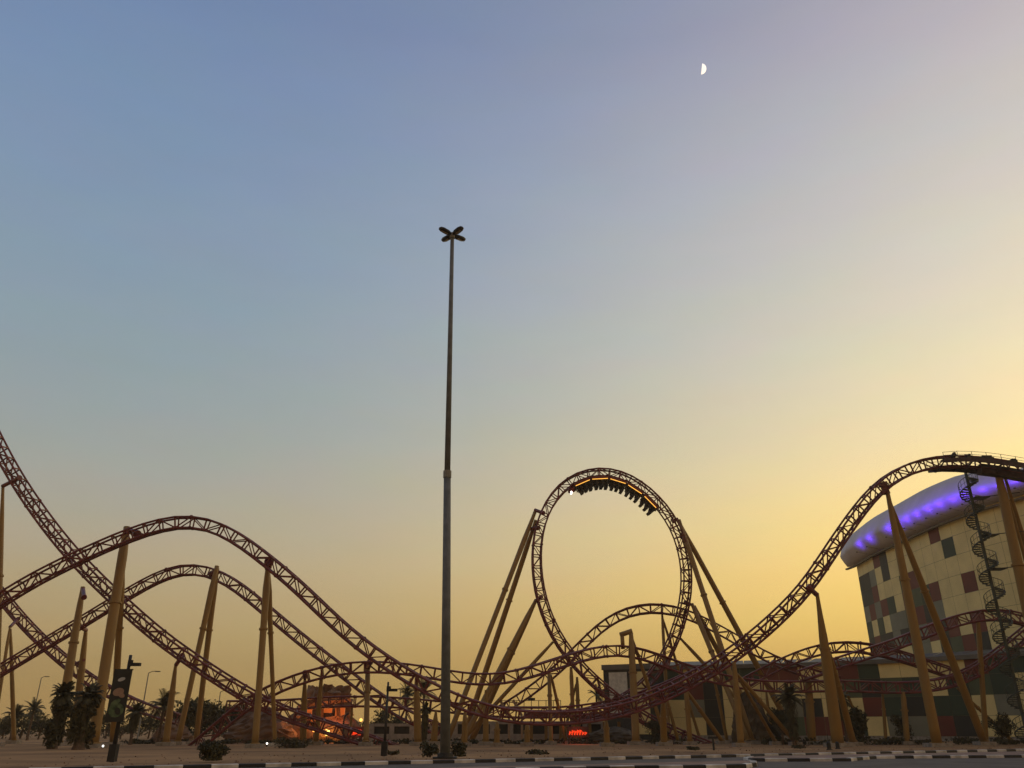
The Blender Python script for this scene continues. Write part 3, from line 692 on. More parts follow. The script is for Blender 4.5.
# the roof rim: a swelling fascia outside the wall, leaning outwards
rim = MB(); sp = MB(); n = len(bigc); rows = []
prof = [(-.3, -.3), (.4, -.35), (1.5, 1.0), (2.3, 2.2), (2.45, 2.7), (1.9, 4.0), (1.2, 5.4), (.5, 6.8), (.1, 7.3), (-3, 8.0), (-9, 8.8)]
ext = [bigc[0]+(bigc[0]-bigc[1]).normalized()*3.2+Vector((-.6, 0, 0))] + bigc
n = len(ext)
RT = []
for i, p in enumerate(ext):
    d = (ext[min(i+1, n-1)]-ext[max(0, i-1)]).normalized(); nn = Vector((d.y, -d.x, 0))
    f = min(1, (i+.9)/2.4)**.5; pxx = proj(p+Vector((0, 0, HW)))[0]; hk = interp(pxx, [(857, .80), (880, .84), (930, .84), (965, .80), (990, .70), (1024, .50), (1100, .4)])
    row = [p+nn*x*(f if x > 0 else 1)+Vector((0, 0, HW+z*hk*(.75+.25*f))) for x, z in prof]; RT.append((p, d, nn, hk)); rows.append(row)
b0 = len(rim.v)
for row in rows: rim.v += row
k_ = len(prof)
for i in range(n-1):
    for j in range(k_-1):
        a = i*k_+j; rim.f.append((a, a+k_, a+k_+1, a+1)); rim.m.append(0)
rim.f.append(tuple(range(k_))); rim.m.append(0)
ro = part(bb, bb, 'roof_rim', rim, M_wroof, True)
m = MB()
for i in range(n-1):
    p, d, nn, hk = RT[i]; p2, d2, nn2, hk2 = RT[i+1]
    a = p+nn*.55+Vector((0, 0, HW-.75)); b = p2+nn2*.55+Vector((0, 0, HW-.75)); m.beam(a, b, .5, .3)
part(bb, bb, 'gutter', m, M_gap)
# violet floodlights aimed up the rim
L_ = [0]
for i in range(1, n): L_.append(L_[-1]+(ext[i]-ext[i-1]).length)
M_vio = mat('violet_lamp', (.3, .2, .9), .4, emit=(.18, .05, 1), estr=6)
def ext_at(s):
    for i in range(n-1):
        if s <= L_[i+1]: 
            f = (s-L_[i])/(L_[i+1]-L_[i]); return ext[i].lerp(ext[i+1], f), RT[i][2], RT[i][1]
for px in (872, 882, 902, 911, 921, 931, 942, 953, 966, 979, 996, 1013, 1030):
    best = min((abs(proj(ext_at(s*.5)[0]+Vector((0, 0, HW+1)))[0]-px), s*.5) for s in range(1, int(L_[-1]*2)-1))
    p, nn, d = ext_at(best[1])
    q = p+nn*3.0+Vector((0, 0, HW+.2)); hh_ = one('box', q, (.22, .22, .16)); hh_.tube([q, p+nn*1.0+Vector((0, 0, HW-.2))], .025, 4)
    part(bb, bb, 'floodlight', hh_, M_dark)
    ld = bpy.data.lights.new('violet_spot', 'SPOT'); lo = bpy.data.objects.new('violet_spot', ld); COL.objects.link(lo)
    ld.energy = 240; ld.color = (.11, .03, 1); ld.spot_size = R(80); ld.spot_blend = 1; ld.shadow_soft_size = .25
    tgt = p+nn*2.1+Vector((0, 0, HW+3.4)); lo.location = q-parent_origin(bb)+nn*.25+Vector((0, 0, .2)); lo.rotation_euler = (tgt-q-nn*.25).to_track_quat('-Z', 'Y').to_euler(); lo.parent = bb
    ld = bpy.data.lights.new('violet_wash', 'SPOT'); lo = bpy.data.objects.new('violet_wash', ld); COL.objects.link(lo)
    ld.energy = 560; ld.color = (.13, .04, 1); ld.shadow_soft_size = .3; ld.spot_size = R(118); ld.spot_blend = 1; ql = q+nn*1.6+Vector((0, 0, .1)); lo.location = ql-parent_origin(bb); lo.rotation_euler = (p+nn*1.2+Vector((0, 0, HW+5.6))-ql).to_track_quat('-Z', 'Y').to_euler(); lo.parent = bb

# low building with coloured panels in front of it
HL = 11.3
fa = [roofpt(646, 666, HL), roofpt(700, 665, HL), roofpt(780, 663.5, HL), roofpt(870, 660, HL), roofpt(950, 656, HL), roofpt(1024, 651, HL)]
fa.append(fa[-1]+(fa[-1]-fa[-2]).normalized()*25)
fac = catmull(fa, 2.0)
SP2 = [(650, 680, 'c'), (664, 683, 'c'), (678, 683, 'g'), (653, 712, 's'), (679, 706, 'c'), (693, 696, 'm'), (708, 700, 'c'), (723, 699, 'g'), (706, 712, 'k'), (724, 712, 'm'), (726, 728, 'c'), (708, 728, 'k'), (753, 676, 'g'), (768, 678, 'm'), (775, 700, 'c'), (760, 705, 'k'), (793, 696, 'c'), (800, 696, 'k'), (790, 672, 'm'), (815, 700, 'k'), (826, 692, 'c'), (855, 668, 'm'), (875, 668, 'g'), (893, 668, 'c'), (866, 692, 'k'), (882, 696, 'c'), (881, 713, 'm'), (884, 731, 'c'), (860, 712, 'c'), (860, 732, 'g'), (905, 668, 'c'), (945, 671, 'm'), (915, 710, 'k'), (950, 694, 'c'), (955, 718, 's'), (920, 731, 's'), (977, 668, 'm'), (1015, 668, 'g'), (1002, 710, 's'), (985, 690, 'o'), (842, 720, 'm'), (845, 733, 'c')]
def lowfn(p, rnd):
    x, y = proj(p); b = min(SP2, key=lambda s: ((s[0]-x))**2+((s[1]-y))**2); d = math.hypot(b[0]-x, b[1]-y)
    return b[2] if d < 10 else rnd.choice('cmgcscokscc')
lb = thing('low_building', 'long low building clad in maroon, green, black and cream squares behind the tracks', 'building', fac[0])
part(lb, lb, 'wall', panel_wall(fac, .6, HL, 3.0, 2.67, lowfn, 5), PM_)
m = MB()
for i in range(len(fac)-1):
    a, b = fac[i], fac[i+1]; d = (b-a).normalized(); nn = Vector((d.y, -d.x, 0))
    m.quad(a-nn*.02, b-nn*.02, b-nn*.02+Vector((0, 0, .6)), a-nn*.02+Vector((0, 0, .6)))
part(lb, lb, 'plinth', m, M_conc)
m = MB()
for i in range(len(fac)-1):
    a, b = fac[i], fac[i+1]; d = (b-a).normalized(); nn = Vector((d.y, -d.x, 0))
    m.quad(a+nn*.5+Vector((0, 0, HL)), b+nn*.5+Vector((0, 0, HL)), b-nn*6+Vector((0, 0, HL+1.0)), a-nn*6+Vector((0, 0, HL+1.0)))
    m.quad(a+nn*.5+Vector((0, 0, HL-.6)), b+nn*.5+Vector((0, 0, HL-.6)), b+nn*.5+Vector((0, 0, HL)), a+nn*.5+Vector((0, 0, HL)))
    m.quad(a+nn*.5+Vector((0, 0, HL-.6)), a+Vector((0, 0, HL-.6)), b+Vector((0, 0, HL-.6)), b+nn*.5+Vector((0, 0, HL-.6)))
part(lb, lb, 'roof', m, M_roof)
m = MB(); a = fac[0]; b = a+Vector((3, 25, 0)); m.quad(a, b, b+Vector((0, 0, HL)), a+Vector((0, 0, HL))); part(lb, lb, 'side_wall', m, M_blackp)
# grey box block with a pale screen
gb = thing('grey_block', 'dark grey block with a blank pale screen at the left end of the low building', 'building', gnd(606, 138))
c0 = roofpt(603, 667, HL-.4); c1 = roofpt(648, 664, HL-.2)
def bxw(a, b, z0, z1, dep, mb, mi=0):
    d = (b-a).normalized(); nn = Vector((d.y, -d.x, 0)); q = Matrix((( d.x, -nn.x, 0), (d.y, -nn.y, 0), (0, 0, 1)))
    c = (a+b)/2-nn*dep/2; mb.box((c.x, c.y, (z0+z1)/2), ((b-a).length, dep, z1-z0), q, mi)
m = MB(); bxw(c0, c1, 0, HL-.9, 9, m); part(gb, gb, 'wall', m, M_blackp)
m = MB(); bxw(c0-Vector((.3, .3, 0)), c1+Vector((.3, 0, 0))+Vector((0, -.3, 0)), HL-.9, HL-.1, 9.5, m); part(gb, gb, 'parapet', m, M_roof)
m = MB(); a = c0.lerp(c1, .12); b = c0.lerp(c1, .52); bxw(a+Vector((0, -.12, 0)), b+Vector((0, -.12, 0)), 3.6, HL-1.3, .1, m); part(gb, gb, 'screen', m, mat('pale_screen', (.6, .57, .48)))
m = MB(); a = c0.lerp(c1, .68); b = c0.lerp(c1, .98); bxw(a+Vector((0, -.12, 0)), b+Vector((0, -.12, 0)), .8, HL-1.3, .1, m); part(gb, gb, 'screen', m, M_cream)
m = MB(); a = c0.lerp(c1, .35); b = c0.lerp(c1, .6); bxw(a+Vector((0, -1.2, 0)), b+Vector((0, -1.2, 0)), 0, 6.2, 1.0, m); part(gb, gb, 'plant_box', m, M_dark)

# low pale boundary wall with dark openings, central background
def wall_run(label, x0, x1, Y, h, cut=2.6):
    a, b = gnd(x0, Y), gnd(x1, Y); t = thing('boundary_wall', label, 'wall', a)
    m = MB(); n = max(2, int((b-a).length/cut)); w = (b.x-a.x)/n
    m.box(((a.x+b.x)/2, Y, .45), (b.x-a.x, .4, .9)); m.box(((a.x+b.x)/2, Y, h-.2), (b.x-a.x, .45, .4))
    for k in range(n+1): m.box((a.x+k*w, Y, h/2), (.7, .5, h-.02))
    part(t, t, 'masonry', m, mat('pale_render', (.36, .31, .25)))
    m = MB(); m.box(((a.x+b.x)/2, Y+.3, h/2-.1), (b.x-a.x-.2, .08, h-.4)); part(t, t, 'dark_infill', m, M_blackp); return t
wall_run('pale low wall with dark openings between the hut and the mast', 371, 452, 128, 2.3)
wall_run('pale low wall with dark openings right of the mast behind the dip', 455, 604, 126, 2.6)
# maroon station roof
t = thing('station_shed', 'low maroon-roofed station shed behind the dip in the middle', 'shed', gnd(540, 118))
a, b = at(524, 713, 118), at(640, 708, 118); m = MB(); m.box(((a.x+b.x)/2, 120, a.z-.3), (b.x-a.x, 6, .6)); part(t, t, 'roof', m, M_track)
for k in range(8):
    x = a.x+(b.x-a.x)*(k+.5)/8; part(t, t, 'post', one('box', (x, 118.2, (a.z-1.1)/2), (.4, .4, a.z-1.1)), M_sup)
rl = thing('railing', 'thin railing line above the station shed roof', 'railing', (a.x, 117, a.z))
for k in range(9):
    x = a.x-3+k; part(rl, rl, 'post', one('tube', [Vector((x, 117, a.z)), Vector((x, 117, a.z+1.6))], .05, 5), M_dark)
for z in (.8, 1.55): part(rl, rl, 'rail', one('tube', [Vector((a.x-3, 117, a.z+z)), Vector((a.x+5, 117, a.z+z))], .04, 5), M_dark)
part(rl, rl, 'lamp_box', one('box', Vector((a.x+1, 117, a.z+1.75)), (1.0, .3, .3)), M_dark)

# ---------------------------------------------------------------- glowing rock hut and mounds
def mound(name, label, cat, cx, Y, wpx, toppy, seed, mats=M_rock, shape=None, flat=.3, rough=.35):
    p = gnd(cx, Y); top = at(cx, toppy, Y).z; w = wpx*depth(p)/FPX/2
    rnd = random.Random(seed); t = thing(name, label, cat, p)
    mb = MB(); nr, na = 14, 34
    off = [[rnd.uniform(-.28, .28)*rough for _ in range(na)] for _ in range(nr)]
    for i in range(nr):
        f = i/(nr-1)
        for j in range(na):
            a = 2*math.pi*j/na; sh = shape(f) if shape else math.cos(f*math.pi/2)**.7
            r_ = w*sh*(1+off[i][j]+.12*math.sin(3*a+seed+f*2)+.06*math.sin(7*a+f*5))
            mb.v.append(p+Vector((math.cos(a)*r_, math.sin(a)*r_*.8, top*f*(1+.5*off[min(nr-1, i)][j]*.4))))
    for i in range(nr-1):
        for j in range(na):
            a = i*na+j; b = i*na+(j+1) % na; mb.f.append((a, b, b+na, a+na)); mb.m.append(0)
    mb.f.append(tuple((nr-1)*na+j for j in range(na))); mb.m.append(0)
    part(t, t, 'rock', mb, mats); return t, p, top
hut, hp_, ht = mound('rock_hut', 'brown rock-shaped hut glowing orange from lamps inside, left of centre', 'building', 325, 118, 58, 687, 4, shape=lambda f: .92-.22*f+.07*math.sin(f*15) if f < .86 else .60, rough=.9)
rh = random.Random(12)
for k, (x, y, Y, r) in enumerate(((304, 734, 111, 1.7), (318, 737, 109, 1.2), (336, 733, 110, 2.0), (345, 728, 112, 1.6), (300, 722, 114, 1.5), (341, 739, 109, .8), (312, 728, 113, 1.3))):
    b = MB(); c = at(x, y, Y); nr_, na_ = 7, 12
    for i in range(nr_):
        th = math.pi*i/(nr_-1)
        for q in range(na_):
            ph = 2*math.pi*q/na_; rr_ = r*(1+rh.uniform(-.22, .22)); b.v.append(c+Vector((math.sin(th)*math.cos(ph)*rr_*1.2, math.sin(th)*math.sin(ph)*rr_*.8, math.cos(th)*rr_*.9)))
    for i in range(nr_-1):
        for q in range(na_):
            a_ = i*na_+q; c_ = i*na_+(q+1) % na_; b.f.append((a_, c_, c_+na_, a_+na_)); b.m.append(0)
    part(hut, hut, 'boulder', b, M_rock)
HO = []
for (x, y, w, h) in ((308, 715, .9, 1.6), (325, 710, 1.8, .7), (340, 714, 1.2, 1.5)):
    HO.append(one('box', at(x, y, 113.0), (w, .5, h)))
M_glow = mat('orange_lit_opening', (.6, .2, .05), .6, emit=(1, .2, .03), estr=.3, scale=.8)
M_glow2 = mat('lamp_orange', (.9, .5, .2), .4, emit=(1, .35, .06), estr=4)
M_glowr = mat('lamp_red', (.9, .1, .05), .4, emit=(1, .10, .02), estr=.45)
parts(hut, hut, 'lit_opening', HO, M_glow)
parts(hut, hut, 'canopy', [one('beam', at(300, 706, 111), at(352, 700, 111), 1.8, .35), one('beam', at(296, 716, 111), at(340, 727, 110), 1.5, .3)], M_rock)
for (x0, x1, y) in ((302, 309, 713), (322, 338, 705)): parts(hut, hut, 'post', [one('tube', [at(x0, y, 112), gnd(x0-1, 112)], .25, 8), one('tube', [at(x1, y, 112), gnd(x1+2, 112)], .25, 8)], M_rock)
def lampball(px, py, Y, r, m_, label, en=0, colr=(1, .4, .1), pole=True):
    p = at(px, py, Y); t = thing('lantern', label, 'lamp', (p.x, Y, 0)); m = MB()
    m.tube([p+Vector((0, 0, -r+r*.0)), p+Vector((0, 0, -r*.6)), p, p+Vector((0, 0, r*.6)), p+Vector((0, 0, r))], [r*.3, r*.8, r, r*.8, r*.3], 10); part(t, t, 'globe', m, m_, True)
    m = MB(); m.tube([Vector((p.x, Y, 0)), p-Vector((0, 0, r))], .07, 6); part(t, t, 'post', m, M_dark)
    if en:
        ld = bpy.data.lights.new('lantern_light', 'POINT'); lo = bpy.data.objects.new('lantern_light', ld); COL.objects.link(lo); ld.energy = en; ld.color = colr; ld.shadow_soft_size = .4
        lo.location = Vector((0, 0, p.z))+Vector((0, -1.2, .3)); lo.parent = t
lampball(303, 723.5, 109, .42, M_glow2, 'orange lantern at the left foot of the rock hut', 70)
lampball(327, 732.5, 108, .36, mat('lamp_yellow', (.9, .6, .2), .4, emit=(1, .55, .12), estr=5), 'brightest yellow lantern in front of the rock hut', 110)
lampball(314, 730, 108, .22, M_glow2, 'small pinkish lantern between the two larger ones at the hut', 20)
lampball(361, 720, 118, .2, M_glow2, 'high round lantern right of the rock hut', 40)
for (x, y, Y, l) in ((218, 747.5, 78, 'small white ground light just behind the dark round shrub'), (267, 743.5, 86, 'bright white ground light between the legs of the tall hill support'), (103, 746, 80, 'white ground light at the foot of the thick support by the banner')):
    lampball(x, y, Y, .09, M_lamp, l, 4, (1, .9, .75))
# orange wash over the hut
for (x, y, Y, e) in ((340, 712, 108.5, 120), (308, 716, 109, 60), (328, 706, 108.5, 60)):
    ld = bpy.data.lights.new('hut_light', 'POINT'); lo = bpy.data.objects.new('hut_light', ld); COL.objects.link(lo); ld.energy = e; ld.color = (1, .22, .04); ld.shadow_soft_size = .5; lo.location = at(x, y, Y)-hp_; lo.parent = hut
def red_sign(label, x0, x1, y0, y1, Y, seed):
    a = at(x0, y1, Y); b = at(x1, y0, Y); t = thing('red_neon_sign', label, 'sign', gnd((x0+x1)/2, Y)); rnd = random.Random(seed)
    m = MB(); m.box(((a.x+b.x)/2, Y+.15, (a.z+b.z)/2), (b.x-a.x+.4, .2, b.z-a.z+.3)); part(t, t, 'backing', m, M_dark)
    m = MB(); nb = 7
    for k in range(nb):
        x = a.x+(b.x-a.x)*(k+.5)/nb; h = (b.z-a.z)*rnd.uniform(.5, .95); w = (b.x-a.x)/nb*.35
        m.tube([Vector((x-w, Y, a.z+.1)), Vector((x-w*.4, Y, a.z+h)), Vector((x+w*.4, Y, a.z+h*.5)), Vector((x+w, Y, a.z+h*.9))], .08, 6)
    part(t, t, 'tubes', m, M_glowr)
    parts(t, t, 'post', [one('tube', [Vector((a.x, Y+.3, 0)), Vector((a.x, Y+.3, b.z))], .08, 6), one('tube', [Vector((b.x, Y+.3, 0)), Vector((b.x, Y+.3, b.z))], .08, 6)], M_dark)
    ld = bpy.data.lights.new('sign_light', 'POINT'); lo = bpy.data.objects.new('sign_light', ld); COL.objects.link(lo); ld.energy = 60; ld.color = (1, .08, .03); ld.shadow_soft_size = .5; lo.location = (0, -1.5, (a.z+b.z)/2); lo.parent = t
red_sign('red glowing sign right of the rock hut', 349, 362, 728, 736, 106, 2)
red_sign('red glowing sign under the dip in the middle', 569, 587, 728, 736, 100, 3)
mound('rock_mound', 'brown artificial rock mound under the crossing of the first drop and the level tracks', 'rock', 262, 108, 66, 706, 9)
mound('rock_mound', 'low brown rock mound beside the foot of the first drop column', 'rock', 150+20, 110, 40, 719, 12)
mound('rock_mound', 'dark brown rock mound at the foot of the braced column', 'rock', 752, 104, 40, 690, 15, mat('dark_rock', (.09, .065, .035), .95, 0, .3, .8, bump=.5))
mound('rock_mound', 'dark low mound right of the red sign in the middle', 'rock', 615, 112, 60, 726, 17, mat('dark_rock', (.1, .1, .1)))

# ---------------------------------------------------------------- vegetation
palm(gnd(52, 77), 4.4, 1.35, 'taller bushy palm with a skirt of dead leaves, left of the pair at the left', 21, skirt=.8, tr_r=.35, nf=50, bushy=.95)
palm(gnd(78, 74), 4.1, 1.35, 'bushy palm with round crown, right-hand one of the pair at the left', 22, skirt=.8, tr_r=.4, nf=50, bushy=1.05)
palm(gnd(130, 96), 3.3, 1.2, 'round-headed young palm right of the banner', 23, nf=36, skirt=.5)
palm(gnd(158, 100), 4.0, 2.2, 'palm with a flat spreading crown left of the narrow-necked column', 24, nf=22)
palm(gnd(27, 130), 4.2, 1.9, 'small far palm between the two left legs', 25, nf=24)
palm(gnd(10, 132), 3.4, 1.9, 'small far palm at the extreme left', 26, nf=24)
palm(gnd(405, 130), 6.2, 2.4, 'tall thin palm just left of the flaring column', 27, nf=24)
palm(gnd(422, 122), 6.6, 2.6, 'tall palm hidden behind the dip track left of the mast', 28, nf=24)
palm(gnd(598, 150), 7.0, 2.2, 'small palm seen against the sky left of the grey block', 29, nf=28)
palm(gnd(424, 84), 3.4, .7, 'narrow dark clipped palm left of the mast foot', 30, nf=20, skirt=.7, tr_r=.2)
palm(gnd(848, 92), 4.6, 1.4, 'slender young palm before the chequered facade', 31, nf=20, skirt=.4)
palm(gnd(795, 90), 4.6, 1.7, 'shaggy dark palm left of the bulky column', 33, nf=36, skirt=.8)
farl = ['broad', 'thin', 'low', 'tall', 'ragged', 'dense', 'rounded', 'spreading']
spots = [(-20, 150, 4.5), (2, 146, 4.2), (20, 150, 5.0), (38, 140, 4.4), (105, 150, 4.6), (120, 140, 3.8), (148, 150, 5.0), (182, 120, 5.4), (198, 118, 6.2), (212, 122, 5.8), (228, 124, 5.6), (240, 130, 5.2), (375, 140, 4.8), (392, 150, 4.2)]
where = ['just outside the left edge', 'at the left edge', 'behind the thin two-legged support', 'left of the bushy palm pair', 'behind the banner', 'between the banner and the round young palm', 'behind the flat-crowned palm', 'right of the narrow-necked column', 'behind the second hill A-frame', 'right of the second hill A-frame', 'left of the brown rock mound', 'behind the brown rock mound', 'right of the hut lantern', 'behind the small street lamp']
for i, (x, Y, h) in enumerate(spots):
    tree(gnd(x, Y), h, h*.62, '%s dusty green tree %s' % (farl[i % 8], where[i]), 40+i, 'trees behind the coaster', 1300, trunk=.12)
# far hedge lines
def hedge(name, x0, x1, Y, h, seed, label):
    a, b = gnd(x0, Y), gnd(x1, Y); mb = MB(); rnd = random.Random(seed); n = int((b-a).length/2.0)
    for k in range(n):
        c = a.lerp(b, (k+.5)/n); hh = h*rnd.uniform(.6, 1.15); leaf_cloud(mb, c+Vector((0, rnd.uniform(-1, 1), hh*.45)), (1.7, 1.2, hh*.55), 150, .22, seed*100+k)
    return tag(mb.build(name, M_leaf), label, 'hedge', kind='stuff')
hedge('far_scrub', -60, 245, 152, 2.6, 2, 'dark belt of far scrub behind the left supports')
hedge('far_scrub', 370, 610, 133, 1.4, 3, 'low scrub behind the pale walls in the middle')
hedge('ground_scrub', 120, 700, 101, .55, 6, 'low scrub along the feet of the supports')
hedge('ground_scrub', 760, 1060, 97, .8, 5, 'low scrub at the foot of the chequered facade')
bush(gnd(212, 47.5, .1), .95, 1.0, 'dark rounded shrub on the verge by the kerb left of centre', 3200, 3, size=.09)
bush(gnd(430, 51, .15), .6, .9, 'left clump of shrub at the foot of the mast', 450, 4)
bush(gnd(459, 52, .15), .6, .85, 'right clump of shrub at the foot of the mast', 450, 5)
for (x, Y, h, r, l, sd) in ((863, 99, 4.3, 1.5, 'dark upright tree before the red and cream panels right of the bulky column', 71), (905, 98, 3.2, 1.2, 'small dark tree between the two legs of the crest A-frame', 72), (783, 97, 4.6, 2.0, 'broad dark tree among the braces left of the bulky column', 73), (660, 100, 2.6, 1.6, 'low dark tree right of the portal support', 74), (1003, 99, 3.6, 1.6, 'dark tree near the foot of the spiral stair', 75)):
    tree(gnd(x, Y), h, r, l, sd, 'trees before the facade', 1500, trunk=.12)
bush(gnd(287, 80), 1.5, 1.2, 'dark shrub right of the tall hill support foot', 600, 6)
bush(gnd(300, 82), 1.6, 1.0, 'flatter shrub left of the hut, beside the darker one', 500, 7)
bush(gnd(540, 56, .15), .9, .35, 'flat patch of weeds on the verge in the middle', 220, 8)
bush(gnd(695, 67, .15), .7, .3, 'tuft of weeds on the verge left of the T-shaped marker', 200, 9)
bush(gnd(800, 72, .15), .9, .3, 'tuft of weeds on the verge left of the black bollards', 220, 11)
bush(gnd(392, 55, .15), .5, .3, 'small weeds beside the street lamp foot', 150, 10)

# ---------------------------------------------------------------- mast, lamps, banner, small verge things
mp = gnd(445, 49.0); mp.z = .0
mast = thing('floodlight_mast', 'very tall grey mast with a cross of four lamps, standing on the kerb', 'light mast', mp)
tp = at(452.3, 236, 49); jp = at(447.3, 474, 49); jd = (tp-jp).normalized()
m = MB(); m.tube([mp+Vector((0, 0, .2)), jp], [.285, .225], 20); low = part(mast, mast, 'lower_pole', m, mat('mast_steel', (.15, .165, .17), .8), True)
m = MB(); m.tube([jp-jd*.25, jp+jd*.2], .262, 20); part(mast, mast, 'joint_collar', m, M_galv)
m = MB(); m.tube([jp, tp], [.195, .135], 18); part(mast, mast, 'upper_pole', m, mat('mast_steel', (.15, .165, .17), .8), True)
m = MB(); m.tube([mp, mp+Vector((0, 0, .42))], [.48, .42], 20); part(mast, mast, 'base_collar', m, M_black)
m = MB(); m.box(mp+Vector((0, 0, .16)), (1.3, 1.1, .12)); part(mast, mast, 'base_plate', m, M_black)
m = MB(); m.tube([tp-Vector((0, 0, .2)), tp+Vector((0, 0, .25))], [.2, .16], 14); part(mast, mast, 'hub', m, M_galv)
M_lens = mat('lamp_glass', (.25, .22, .18), .3)
for k in range(4):
    a = R(42+90*k); d = Vector((math.cos(a), math.sin(a), .14)).normalized(); c = tp+Vector((0, 0, .05))
    m = MB(); m.tube([c+d*.12, c+d*.28, c+d*.45, c+d*.9, c+d*1.12, c+d*1.2], [.10, .18, .25, .25, .18, .06], 14)
    for v in m.v: v.z = c.z+(v.z-c.z)*.65+.02
    lp = part(mast, mast, 'lamp_head', m, M_dark, True)
    m = MB(); m.tube([c+d*.45-Vector((0, 0, .13)), c+d*1.0-Vector((0, 0, .10))], .10, 8); part(mast, lp, 'lens', m, M_lens)

def lantern_pole(label, bx, Y, toppy, r=.09, side=1):
    p = gnd(bx, Y, .13); D = depth(p); tz = at(bx+(bx-512)*-.03, toppy, Y).z
    t = thing('camera_pole', label, 'pole', p); m = MB(); m.tube([p, Vector((p.x, Y, tz))], [r*1.15, r*.8], 10); part(t, t, 'pole', m, M_dark, True)
    m = MB(); m.box(Vector((p.x, Y, .55)), (.36, .36, .8)); part(t, t, 'base', m, M_black)
    m = MB(); a = Vector((p.x, Y, tz-.45)); m.tube([a, a+Vector((.12*side, 0, .04)), a+Vector((.2*side, 0, 0))], .05, 7)
    m.box(a+Vector((.38*side, 0, -.02)), (.42, .22, .16)); m.tube([a+Vector((.05, 0, -.1)), a+Vector((.05, 0, .2))], .14, 8); part(t, t, 'camera', m, M_black)
    return t, p, tz
lantern_pole('dark pole with a side-mounted camera left of the mast on the verge', 384, 53, 682, .08)
t, p, tz = lantern_pole('grey pole carrying a tall banner and a side camera at the left', 111.5, 44, 655, .10)
# banner: a flat printed panel on two brackets
bn = thing('banner', 'tall dark advertising banner with green lower half fixed to the camera pole', 'banner', p)
za, zb = at(110, 722, 43.8).z, at(118, 669, 43.8).z; bw = .92; cx = p.x-.12
ban = MB(); ban.box((cx, 43.75, (za+zb)/2), (bw, .05, zb-za)); part(bn, bn, 'panel', ban, M_blackp)
H_ = zb-za
def blob(mb, u, v, ru, rv, n=18, mi=0, rot=0, layer=0):
    b = len(mb.v); y = 43.72-.004*layer
    for k in range(n):
        a = 2*math.pi*k/n; x_, z_ = math.cos(a)*ru, math.sin(a)*rv
        mb.v.append(Vector((cx+(u)*bw/2+(x_*math.cos(rot)-z_*math.sin(rot))*bw/2, y, za+H_*(v)+(x_*math.sin(rot)+z_*math.cos(rot))*bw/2)))
    mb.f.append(tuple(range(b, b+n))); mb.m.append(mi)
m = MB(); blob(m, 0, .80, .42, .20, rot=.3, layer=1); part(bn, bn, 'printed_emblem', m, mat('banner_pale', (.5, .5, .48)))
m = MB(); blob(m, -.1, .56, .62, .42, rot=.2, layer=1); blob(m, .3, .50, .4, .25, rot=-.4, layer=2); part(bn, bn, 'printed_tan_shape', m, mat('banner_tan', (.33, .21, .14)))
m = MB(); blob(m, 0, .22, .85, .75, layer=3); blob(m, -.2, .36, .6, .3, rot=.6, layer=4); part(bn, bn, 'printed_green_shape', m, mat('banner_green', (.05, .12, .045), .6, 0, .5, 5, col2=(.14, .2, .09)))
m = MB(); blob(m, .2, .2, .3, .4, layer=5, rot=.5); part(bn, bn, 'printed_dark_shape', m, M_blackp)
for z in (za+.03, zb-.03):
    m = MB(); m.tube([Vector((cx-bw/2, 43.82, z)), Vector((p.x, 43.95, z)), Vector((cx+bw/2, 43.82, z))], .035, 6); part(bn, bn, 'bracket', m, M_dark)

def street_lamp(label, bx, Y, toppy, arm=1.2):
    p = gnd(bx, Y); tz = at(bx, toppy, Y).z; t = thing('street_lamp', label, 'street lamp', p, 'far street lamps')
    m = MB(); m.tube([p, Vector((p.x, Y, tz))], [.13, .07], 8); part(t, t, 'pole', m, M_galv)
    m = MB(); m.tube([Vector((p.x, Y, tz)), Vector((p.x+arm*.5, Y, tz+.25)), Vector((p.x+arm, Y, tz+.25))], .05, 6); m.box((p.x+arm*1.1, Y, tz+.22), (.7, .25, .12)); part(t, t, 'lamp_head', m, M_dark)
street_lamp('thin far street lamp right of the banner', 137, 125, 673)
street_lamp('thin far street lamp left of the tall hill support', 214, 140, 692)
street_lamp('thin far street lamp seen between hut and mast', 398, 150, 690, .9)
street_lamp('thin far street lamp left of the bushy palms', 28, 150, 678, .9)
t = thing('curved_post', 'dark curved post standing just right of the rock hut', 'post', gnd(345, 100)); m = MB(); m.tube([gnd(344, 100), at(343, 725, 100), at(345, 716, 100), at(349, 713, 100)], [.14, .12, .1, .08], 8); part(t, t, 'post', m, M_dark)
p = gnd(714, 66, .15); t = thing('verge_marker', 'small T-shaped marker on the verge right of centre', 'marker', p); m = MB(); m.tube([p, p+Vector((0, 0, .85))], .08, 8); part(t, t, 'post', m, M_dark)
m = MB(); m.box(p+Vector((0, 0, .88)), (.75, .12, .16)); part(t, t, 'plate', m, M_dark)
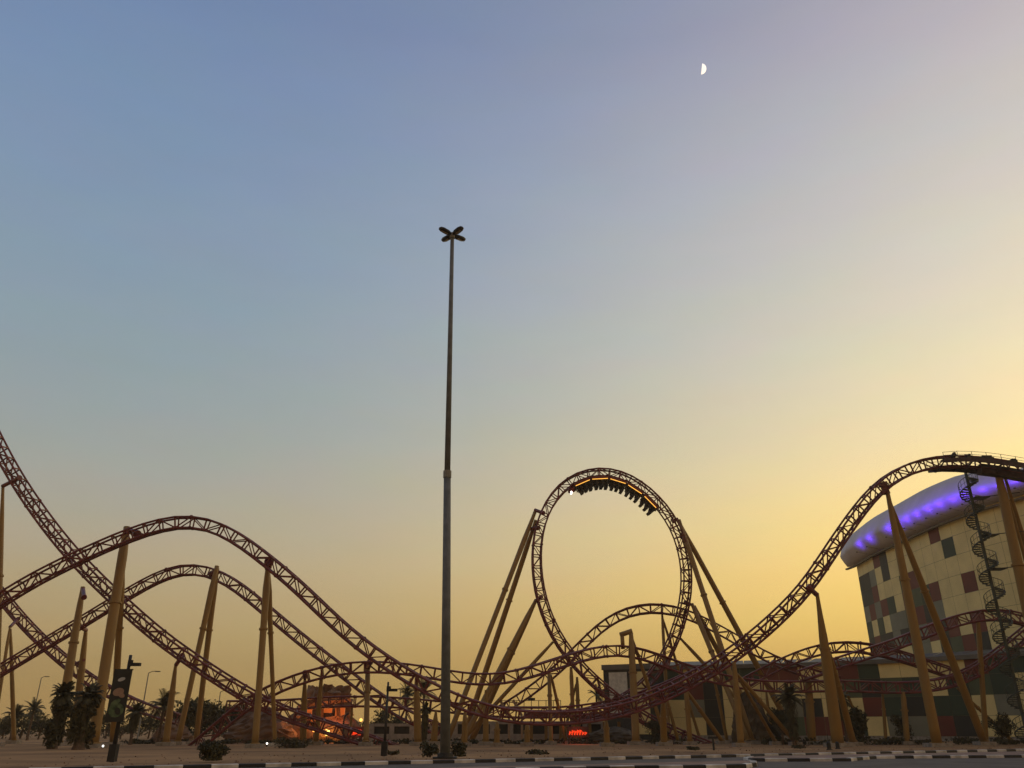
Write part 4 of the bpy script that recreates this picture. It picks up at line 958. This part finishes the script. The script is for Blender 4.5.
for (x, Y, h, l) in ((829.5, 67, .62, 'left of two short black bollards on the verge, with a thin aerial'), (838, 70, .55, 'right of two short black bollards on the verge')):
    p = gnd(x, Y, .15); t = thing('bollard', l, 'bollard', p, 'short black bollards'); m = MB(); m.tube([p, p+Vector((0, 0, h*.85)), p+Vector((0, 0, h))], [.16, .15, .08], 12); part(t, t, 'post', m, M_black)
    m = MB(); m.tube([p, p+Vector((0, 0, .06))], .24, 12); part(t, t, 'base', m, M_dark)
    if x < 830: m = MB(); m.tube([p+Vector((0, 0, h)), p+Vector((0, 0, h+.5))], .025, 5); part(t, t, 'aerial', m, M_dark)

# ---------------------------------------------------------------- dusty evening air
hz = MB(); hz.box((0, 500, 39), (2600, 1300, 80)); hm = bpy.data.materials.new('dusty_air'); hm.use_nodes = True; ht_ = hm.node_tree; ht_.nodes.clear()
ho = N(ht_, 'ShaderNodeOutputMaterial'); pv = N(ht_, 'ShaderNodeVolumePrincipled'); pv.inputs['Color'].default_value = (.96, .80, .56, 1); pv.inputs['Density'].default_value = HAZE; pv.inputs['Anisotropy'].default_value = .3
ht_.links.new(pv.outputs[0], ho.inputs['Volume']); hzo = tag(hz.build('haze', hm), kind='stuff')
# ---------------------------------------------------------------- moon
mo = MB(); mc = at(701.0, 69, 6000); D = depth(mc); r = 5.2*D/FPX
view = (mc-Vector((0, 0, H0))).normalized(); rt = view.cross(Vector((0, 0, 1))).normalized(); upv = rt.cross(view)
lit = (rt*.97-upv*.22-view*-.0 ).normalized()
a1 = lit; a2 = lit.orthogonal().normalized(); a3 = a1.cross(a2)
nn_ = 32
for i in range(9):
    th_ = (math.pi/2-.12)*i/8
    for j in range(nn_):
        ph = 2*math.pi*j/nn_; mo.v.append(mc+(a1*math.cos(th_)+(a2*math.cos(ph)+a3*math.sin(ph))*math.sin(th_))*r)
for i in range(8):
    for j in range(nn_):
        a = i*nn_+j; b = i*nn_+(j+1) % nn_; mo.f.append((a, b, b+nn_, a+nn_)); mo.m.append(0)
tag(mo.build('moon', mat('moon_surface', (.8, .8, .8), 1, 0, .05, .002, emit=(1, 1, .98), estr=.9), None, True), 'small bright half moon high in the sky', 'moon')
